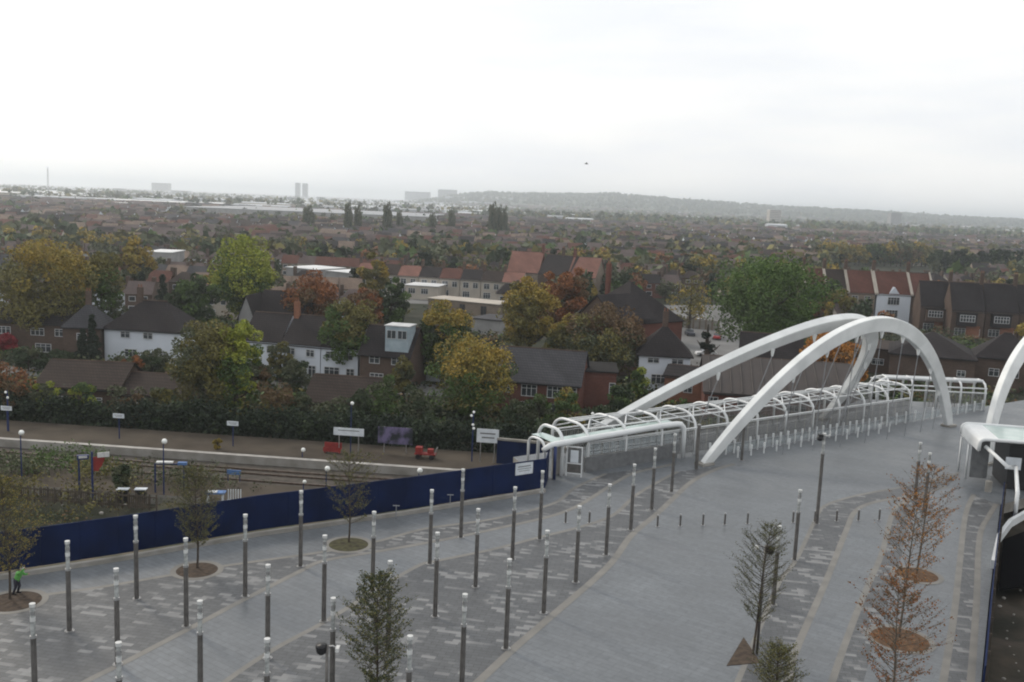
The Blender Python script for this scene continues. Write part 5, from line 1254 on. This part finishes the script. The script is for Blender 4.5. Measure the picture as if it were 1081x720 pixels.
VAR = [('brick', 'tile_mauve', 0), ('brick', 'tile_brown', 1), ('render_cream', 'tile_dark', 1), ('render_cream', 'tile_mauve', 0), ('brick_red', 'tile_dark', 0), ('brick_buff', 'tile_tan', 0), ('render_white', 'tile_mauve', 1), ('brick_buff', 'tile_red', 0), ('brick', 'tile_grey', 0)]
near_p = []; far_p = []
for v in VAR: far_p.append(far_house(*v, False))
def near_building(p, r=13):
    for q in BLD:
        if (q - p).length < r: return True
    return False
BLD = [Vector((o_.location.x, o_.location.y, 0)) for o_ in bpy.data.objects if o_.type == 'EMPTY' and o_.get('category') in ('house', 'building', 'terraced house', 'school', 'hall')]
cnt = 0; r3 = random.Random(21); HP = []
Y = 232.0; row = 0; FARSTUFF_Y = None
LMK = [(15, 'the far left brick house'), (55, 'the big golden olive tree'), (100, 'the pointed conifers'), (145, 'the white cottage'), (190, 'the dark evergreens'), (225, 'the yellow green tree, left side'), (262, 'the tall yellow green tree'), (300, 'the white terrace'), (330, 'the orange brown tree'), (370, 'the brown green tree'), (412, 'the boxy dormer'), (450, 'the cream terrace, left part'), (490, 'the cream terrace, right part'), (525, 'the cream terrace end'), (556, 'the golden brown tree'), (594, 'the russet tree'), (640, 'the old school'), (690, 'the car park, left'), (727, 'the thin golden tree'), (770, 'the large green tree, left edge'), (810, 'the large green tree'), (850, 'the large green tree, right edge'), (885, 'the terrace, left end'), (945, 'the white fronted terraced house'), (990, 'the first tudor house'), (1025, 'the wide tudor bay'), (1065, 'the last tudor houses')]
LM = lambda px: min(LMK, key=lambda q: abs(q[0] - px))[1]
REG = lambda px: 'far left' if px < 180 else 'left' if px < 400 else 'centre' if px < 640 else 'right of centre' if px < 860 else 'far right'
while cnt < 284:
    row += 1; ang = .16 * math.sin(row * 1.7) + .05
    hw = Y * .56; x = -hw + r3.uniform(0, 10); run = r3.randint(3, 8); vi = r3.randrange(9)
    while x < hw and cnt < 284:
        p = Vector((x, Y + math.tan(ang) * x * .55 + 3 * math.sin(x * .05 + row), 0)); x += 6.05; run -= 1
        if run <= 0: run = r3.randint(4, 9); x += r3.uniform(5, 18); vi = r3.randrange(9)
        if Y < 330 and near_building(p, 21): continue
        px, py = proj((p.x, p.y, GZ + 6))
        if px < -20 or px > 1100: continue
        if 715 < px < 860 and p.y < 330: continue
        if 540 < px < 725 and p.y < 290: continue
        if 880 < px < 990 and 430 < p.y < 600: continue
        v = vi if r3.random() < .75 else r3.randrange(9)
        o = bpy.data.objects.new('terraced_house', far_p[v]); COL.objects.link(o); o.location = (p.x, p.y, GZ); o.rotation_euler = (0, 0, ang * .6 + (math.pi if r3.random() < .3 else 0))
        wn_, rn_ = WALLS[VAR[v][0]], ROOFS[VAR[v][1]]
        dist = 'nearest' if Y < 300 else 'middle' if Y < 380 else 'farther'
        tag(o, '%s %s roofed house in the %s streets beyond %s' % (wn_, rn_, dist, LM(px)), 'house', 'small houses of the suburb')
        HP.append(p); cnt += 1
    Y += 24 if row % 2 else 16
YEND = Y
# individual trees among the houses
TP = []
for i, (cs, w, h, shp) in enumerate(((('green', 'darkgreen'), 8, 9, 'round'), (('olive', 'gold'), 8, 9, 'round'), (('dusky', 'brown'), 9, 10, 'round'), (('darkgreen', 'dusky'), 7, 9, 'round'), (('rust', 'brown'), 7, 8, 'round'), (('gold', 'olive'), 7, 8, 'round'), (('conifer',), 4, 9, 'column'), (('dusky',), 9, 8, 'round'))):
    cb = crown_mesh(w, w, h * .9, h * .54, 20, 34, .85, [LEAF[k] for k in cs], 300 + i, shp, .24)
    cb.tube([(0, 0, -.2), (0, 0, h * .5)], [.3, .15], M['bark'], 5); TP.append(cb.mesh('broadleaf_tree'))
TN = ['green', 'olive gold', 'dusky brown', 'dark green', 'rusty', 'golden', 'dark columnar', 'grey green']
n = 0; tries = 0
while n < 262 and tries < 8000:
    tries += 1; Yt = 215 + (YEND - 190) * r3.random() ** .8; px = r3.uniform(-20, 1100); p = Vector(((px - 540) / FPX * Yt, Yt, 0))
    if any((q - p).length < 4.6 for q in HP) or (Yt < 330 and near_building(p + Vector((-6, 0, 0)), 9)): continue
    if 380 < px < 540 and Yt < 300: continue
    if 660 < px < 775 and Yt < 300: continue
    if 878 < px < 1060 and 380 < Yt < 560: continue
    k = r3.randrange(8); o = bpy.data.objects.new('broadleaf_tree', TP[k]); COL.objects.link(o); o.location = (p.x, p.y, GZ); s_ = r3.uniform(.75, 1.3); o.scale = (s_, s_, s_ * r3.uniform(.9, 1.15)); o.rotation_euler = (0, 0, r3.uniform(0, 6))
    tag(o, '%s garden tree %s beyond %s' % (TN[k], 'near' if Yt < 300 else 'some way' if Yt < 370 else 'farther', LM(px)), 'tree', 'garden trees of the suburb'); n += 1
# poplars and field-edge trees
PO = crown_mesh(1, 1, 1, .5, 34, 60, .09, [LEAF['dusky'], LEAF['darkgreen']], 400, 'column', .2); PO.tube([(0, 0, 0), (0, 0, .5)], [.03, .02], M['bark'], 5); POM = PO.mesh('poplar')
for i, (px, ty, by, wp, lb) in enumerate(((325, 219, 248, 13, 'broad poplar in front of the long warehouse, leftmost of the poplars'), (367, 216, 252, 9, 'left one of the close pair of dark poplars before the warehouse'), (377, 219, 252, 8, 'right one of the close pair of dark poplars before the warehouse'), (408, 216, 252, 10, 'single dark poplar left of the end of the long warehouse'),
       (421, 224, 250, 7, 'thin pale poplar beside the single dark poplar'), (476, 222, 250, 8, 'slim poplar right of the warehouse end'), (519, 216, 256, 10, 'tallest of the three dark poplars at the centre'), (526, 219, 256, 7, 'middle one of the three dark poplars at the centre'), (532, 220, 254, 6, 'right one of the three dark poplars at the centre'), (456, 226, 250, 8, 'pale yellowish poplar before the warehouse end'))):
    b = P(px, by, GZ); o = bpy.data.objects.new('poplar', POM); COL.objects.link(o); o.location = b
    o.scale = (1.05 * wp / FPX * b.y, 1.05 * wp / FPX * b.y, max(4, (by - ty) / FPX * b.y)); tag(o, lb, 'poplar', 'poplars before the warehouse')
for i in range(34):
    px = 862 + i * 6.4 + r3.uniform(-2, 2); by = 279 + (px - 862) * .03 + (9 if px > 985 else 0); b = P(px, by, GZ)
    k = r3.choice([5, 1, 1, 0, 5, 2] if px < 980 else [3, 6, 0, 3, 6]); o = bpy.data.objects.new('broadleaf_tree', TP[k]); COL.objects.link(o); o.location = b; s_ = r3.uniform(1.3, 1.8); o.scale = (s_ * .9, s_ * .9, s_); o.rotation_euler = (0, 0, r3.uniform(0, 6))
    tag(o, ('%s tree lining the playing field above %s' % (TN[k], LM(px))) if px < 980 else ('%s tree in the dark line above %s' % (TN[k], LM(px))), 'tree', 'trees lining the playing field')

# everything beyond: town and woodland masses
def mass(name, label, cat, mb): return tag(obj(name, mb), label, cat, kind='stuff')
r4 = random.Random(5); tw = [MB(), MB(), MB()]; wdl = MB()
wm = [M['render_cream'], M['brick'], M['brick_buff'], M['render_grey'], M['render_white'], M['brick']]; rm = [M['tile_mauve'], M['tile_brown'], M['tile_mauve'], M['tile_grey'], M['tile_red'], M['tile_tan'], M['tile_mauve'], M['tile_dark']]
def simple_house(mb, x, y, z, an, L_, D_, H_, R_, w, r):
    ca, sa = math.cos(an), math.sin(an); T = lambda a, b, c: (x + a * ca - b * sa, y + a * sa + b * ca, z + c)
    l, d = L_ / 2, D_ / 2
    mb.add([T(-l, -d, 0), T(l, -d, 0), T(l, d, 0), T(-l, d, 0), T(-l, -d, H_), T(l, -d, H_), T(l, d, H_), T(-l, d, H_), T(-l, 0, H_ + R_), T(l, 0, H_ + R_)], [(0, 1, 5, 4), (1, 2, 6, 9, 5), (2, 3, 7, 6), (3, 0, 4, 8, 7)], w)
    mb.add([T(-l - .2, -d - .3, H_ - .1), T(l + .2, -d - .3, H_ - .1), T(l + .2, 0, H_ + R_ + .1), T(-l - .2, 0, H_ + R_ + .1), T(-l - .2, d + .3, H_ - .1), T(l + .2, d + .3, H_ - .1)], [(0, 1, 2, 3), (3, 2, 5, 4)], r)
def hillz(x, y):
    if y < 3000: return 0
    px = 540.5 + x / y * FPX
    return max(0, (skyline(px) / FPX * 5600 + 29) * math.exp(-((y - 5600) / 1150) ** 2) * min(1, max(0, (px - 380) / 94))) - .5
# rise of ground at right of centre is gentle; rows of houses between YEND and 3 km
Y = YEND
while Y < 4200:
    hw = Y * .57; stp = 8 if Y < 1200 else 13 if Y < 2200 else 24; x = -hw; an = r4.uniform(-.25, .25); v = r4.randrange(6); run = 6; rr_ = r4.randrange(8)
    while x < hw:
        x += stp; run -= 1
        if run <= 0: run = r4.randint(4, 12); x += r4.uniform(5, 30); v = r4.randrange(6); rr_ = r4.randrange(8); an = r4.uniform(-.3, .3)
        px = 540 + x / Y * FPX
        if 855 < px < 1030 and Y < 620: continue
        if 170 < px < 460 and 930 < Y < 1420: continue
        if r4.random() < (.2 if px < 560 else .42): continue
        simple_house(tw[0], x, Y + r4.uniform(-4, 4), GZ + max(0, hillz(x, Y)), an, stp * .96, 8, 5.2 + r4.uniform(-.6, 1.4), 2.8, wm[v if r4.random() < .7 else r4.randrange(6)], rm[rr_ if r4.random() < .6 else r4.randrange(8)])
    Y += 17 + (Y - 500) * .022
for i in range(350):
    px = r4.uniform(-30, 520) if i < 330 else r4.uniform(520, 1100); Yd = r4.uniform(1500, 6500) if i < 330 else r4.uniform(1500, 3600); x = (px - 540) / FPX * Yd
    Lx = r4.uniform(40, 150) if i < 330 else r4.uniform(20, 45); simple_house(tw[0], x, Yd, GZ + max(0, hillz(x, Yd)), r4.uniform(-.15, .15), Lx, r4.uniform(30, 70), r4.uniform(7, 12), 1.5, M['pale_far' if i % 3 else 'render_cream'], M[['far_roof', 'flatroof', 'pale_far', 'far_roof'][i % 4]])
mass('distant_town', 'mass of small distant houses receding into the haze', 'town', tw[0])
def blob(mb, c, w, h, r, m, nf=9):
    pts = []
    for _ in range(nf):
        a = r.uniform(0, 6.28); q = r.uniform(.1, 1); pts.append(Vector((c[0] + math.cos(a) * w * .42 * q, c[1] + math.sin(a) * w * .42 * q, c[2] + h * r.uniform(.15, .95) * (1 - .3 * q))))
    leaves(mb, pts, w * .42, m, r)
lk = ['dusky', 'darkgreen', 'olive', 'green', 'dusky', 'olive', 'darkgreen', 'dusky']
Y = YEND - 60
while Y < 5200:
    n_ = int(150 if Y < 1500 else 170)
    for _ in range(n_):
        px = r4.uniform(-30, 1110); x = (px - 540) / FPX * Y; y = Y + r4.uniform(-20, 20)
        dn = noise.noise((x * .004, y * .004, 2)) + .25
        if 870 < px < 1020 and y < 600: continue
        if r4.random() > .35 + dn + (.3 if px > 540 and Y < 2200 else 0): continue
        w = r4.uniform(6, 11) * (1 if Y < 1500 else 1.8); k = lk[r4.randrange(8)]
        if px > 640 and 500 < y < 1000 and r4.random() < .2: k = 'olive'
        blob(wdl, (x, y, GZ + max(0, hillz(x, y))), w, w * r4.uniform(.8, 1.15), r4, LEAF[k], 26 if Y < 1200 else 12)
    Y += 20 + (Y - 500) * .03
for i in range(2600):   # wooded hill crest
    px = r4.uniform(430, 1110); y = r4.uniform(4300, 6000); x = (px - 540) / FPX * y
    blob(wdl, (x, y, GZ + hillz(x, y) - 2), r4.uniform(22, 45), r4.uniform(10, 20), r4, LEAF[r4.choice(['dusky', 'darkgreen'])], 9)
mass('distant_woodland', 'mass of distant trees between the far houses and on the hills', 'woodland', wdl)

# far landmarks
def block(label, px0, px1, ty, by, mats_, cat='building', name='far_building', depth=30, gz=GZ, parts=True, grp=None, far=None):
    sl_ = .0416 * (px1 - px0)
    a, b = (P(px0, by, gz), P(px1, by + sl_, gz)) if far is None else (ray(px0, by, far), ray(px1, by, far))
    zb = a.z; d = b - a; d.z = 0; hh = 1
    while hh < 200 and proj((a.x, a.y, zb + hh))[1] > ty: hh += .5
    o = thing(name, label, cat, a, math.atan2(d.y, d.x), grp); Lh = d.length
    z_low = GZ - zb - 1 if far else 0
    m = MB(); m.box((Lh / 2, depth / 2, (hh + z_low) / 2), (Lh, depth, hh - z_low), M[mats_[0]]); obj('wall', m, o)
    m = MB(); m.box((Lh / 2, depth / 2, hh + .3), (Lh + 1, depth + 1, .6), M[mats_[1]]); obj('roof', m, o)
    if parts:
        m = MB(); nf = max(1, int(hh / 4))
        for k in range(nf): m.box((Lh / 2, -.15, hh * (k + .5) / nf), (Lh * .92, .3, min(1.5, hh / nf * .4)), M['window'])
        obj('window', m, o)
    return o
block('very long low warehouse with pale roof across the left distance', 190, 450, 218.5, 227, ('render_grey', 'far_roof'), 'warehouse', 'warehouse', 260, parts=False)
o = bpy.data.objects[-1]
FB = [('low grey warehouse left of the long pale one', 112, 135, 214, 220), ('pale warehouse with bright roof far left', 90, 103, 204, 209), ('wide dim flat block in the far left distance', 119, 131, 199, 203), ('blocky tower building on the left horizon', 160, 179, 193, 203),
      ('white flat warehouse strip below the blocky tower', 180, 200, 201, 206), ('white flat warehouse strip left of the blocky tower', 147, 160, 201, 205), ('bright white shed left of the gleaming dome', 299, 318, 208, 214), ('small white shed right of the gleaming dome', 334, 342, 208, 213),
      ('pale wide office block on the horizon left of the big square block', 427, 454, 202, 214), ('big square grey green block on the centre horizon', 462, 482, 200, 216), ('long dim flats behind the poplars', 484, 500, 206, 216), ('low dim shed at the far left edge', -5, 35, 203, 210)]
for lb, x0, x1, ty, by in FB:
    wm_ = ('pale_far', 'flatroof') if ('white' in lb or 'pale' in lb or 'bright' in lb) else ('render_grey', 'tile_grey')
    yh = 191.5 + .0416 * (x0 + x1) / 2
    block(lb, x0, x1, ty, max(by, yh + 6), wm_, far=min(6000, 29 * FPX / max(by - yh, 4.9)))
block('left one of two slender tower blocks on the horizon', 311.5, 316, 193, 207, ('render_grey', 'flatroof'), 'tower block', 'tower_block', far=5600)
block('right one of two slender tower blocks on the horizon', 319, 324, 193.5, 207, ('render_grey', 'flatroof'), 'tower block', 'tower_block', far=5700)
block('cream white tower block on the wooded hill at right', 812, 824, 221.5, 234, ('render_cream', 'flatroof'), 'tower block', 'tower_block', far=2600)
block('green grey tower rising from the hill skyline at far right', 940, 951, 225, 236, ('render_grey', 'tile_grey'), 'tower block', 'tower_block', far=3000)
# gleaming dome
b = ray(325, 212, 1900); mb = MB(); mb.sphere((0, 0, 0), 9, M['cap'], 16, 8, (1, 1, 1.15)); o = obj('dome', mb, smooth=True); o.location = (b.x, b.y, GZ + 5); tag(o, 'gleaming white dome beside the long warehouse', 'dome')
mb = MB(); mb.tube([(0, 0, 0), (0, 0, 12)], [9, .3], M['cap'], 10); o = obj('pointed_tent', mb); b = ray(335, 212, 1950); o.location = (b.x, b.y, GZ); tag(o, 'small pointed white tent right of the gleaming dome', 'tent')
# lattice mast
b = ray(51.5, 216, 2100); o = thing('radio_mast', 'tall thin lattice mast on the left horizon', 'mast', (b.x, b.y, GZ)); hh = 5
while proj((b.x, b.y, GZ + hh))[1] > 176: hh += .5
mb = MB()
for x, y in ((-1, -1), (1, -1), (0, 1)): mb.tube([(x * 1.6, y * 1.6, 0), (x * .9, y * .9, hh)], .35, M['cable'], 4)
obj('leg', mb, o); mb = MB()
for k in range(int(hh / 6)):
    w = 1.6 - .7 * k * 6 / hh; z = k * 6
    for (x, y), (x2, y2) in (((-1, -1), (1, -1)), ((1, -1), (0, 1)), ((0, 1), (-1, -1))): mb.tube([(x * w, y * w, z), (x2 * w, y2 * w, z + 6)], .2, M['cable'], 4)
obj('lattice', mb, o)
# bird
b = ray(619, 173, 160); o = thing('bird', 'small dark bird flying in the grey sky', 'bird', b)
mb = MB(); mb.tube([(-.32, 0, 0), (-.15, 0, .03), (.1, 0, .03), (.26, 0, .0), (.34, 0, -.01)], [.02, .07, .08, .05, .01], M['black'], 8)
for s_ in (-1, 1): mb.add([(.12, s_ * .04, .04), (-.08, s_ * .04, .04), (-.02, s_ * .4, .2), (.14, s_ * .38, .2), (-.16, s_ * .75, .1), (0.0, s_ * .72, .12)], [(0, 1, 2, 3), (3, 2, 4, 5)], M['black'])
obj('body', mb, o, True)

# ------------------------------------------------------------------ haze
HAZE = 1.8e-4
hz = bpy.data.materials.new('haze'); hz.use_nodes = True; t = hz.node_tree; t.nodes.clear()
ho = t.nodes.new('ShaderNodeOutputMaterial'); pv = t.nodes.new('ShaderNodeVolumePrincipled'); pv.inputs['Density'].default_value = HAZE
pv.inputs['Color'].default_value = (.88, .94, 1, 1); pv.inputs['Anisotropy'].default_value = .5
t.links.new(pv.outputs[0], ho.inputs['Volume'])
mb = MB(); mb.box((0, 8400, 60), (34000, 18200, 134), hz); o = obj('haze', mb); tag(o, kind='stuff'); o['label'] = 'thin pale haze over the far suburbs'; o['category'] = 'haze'
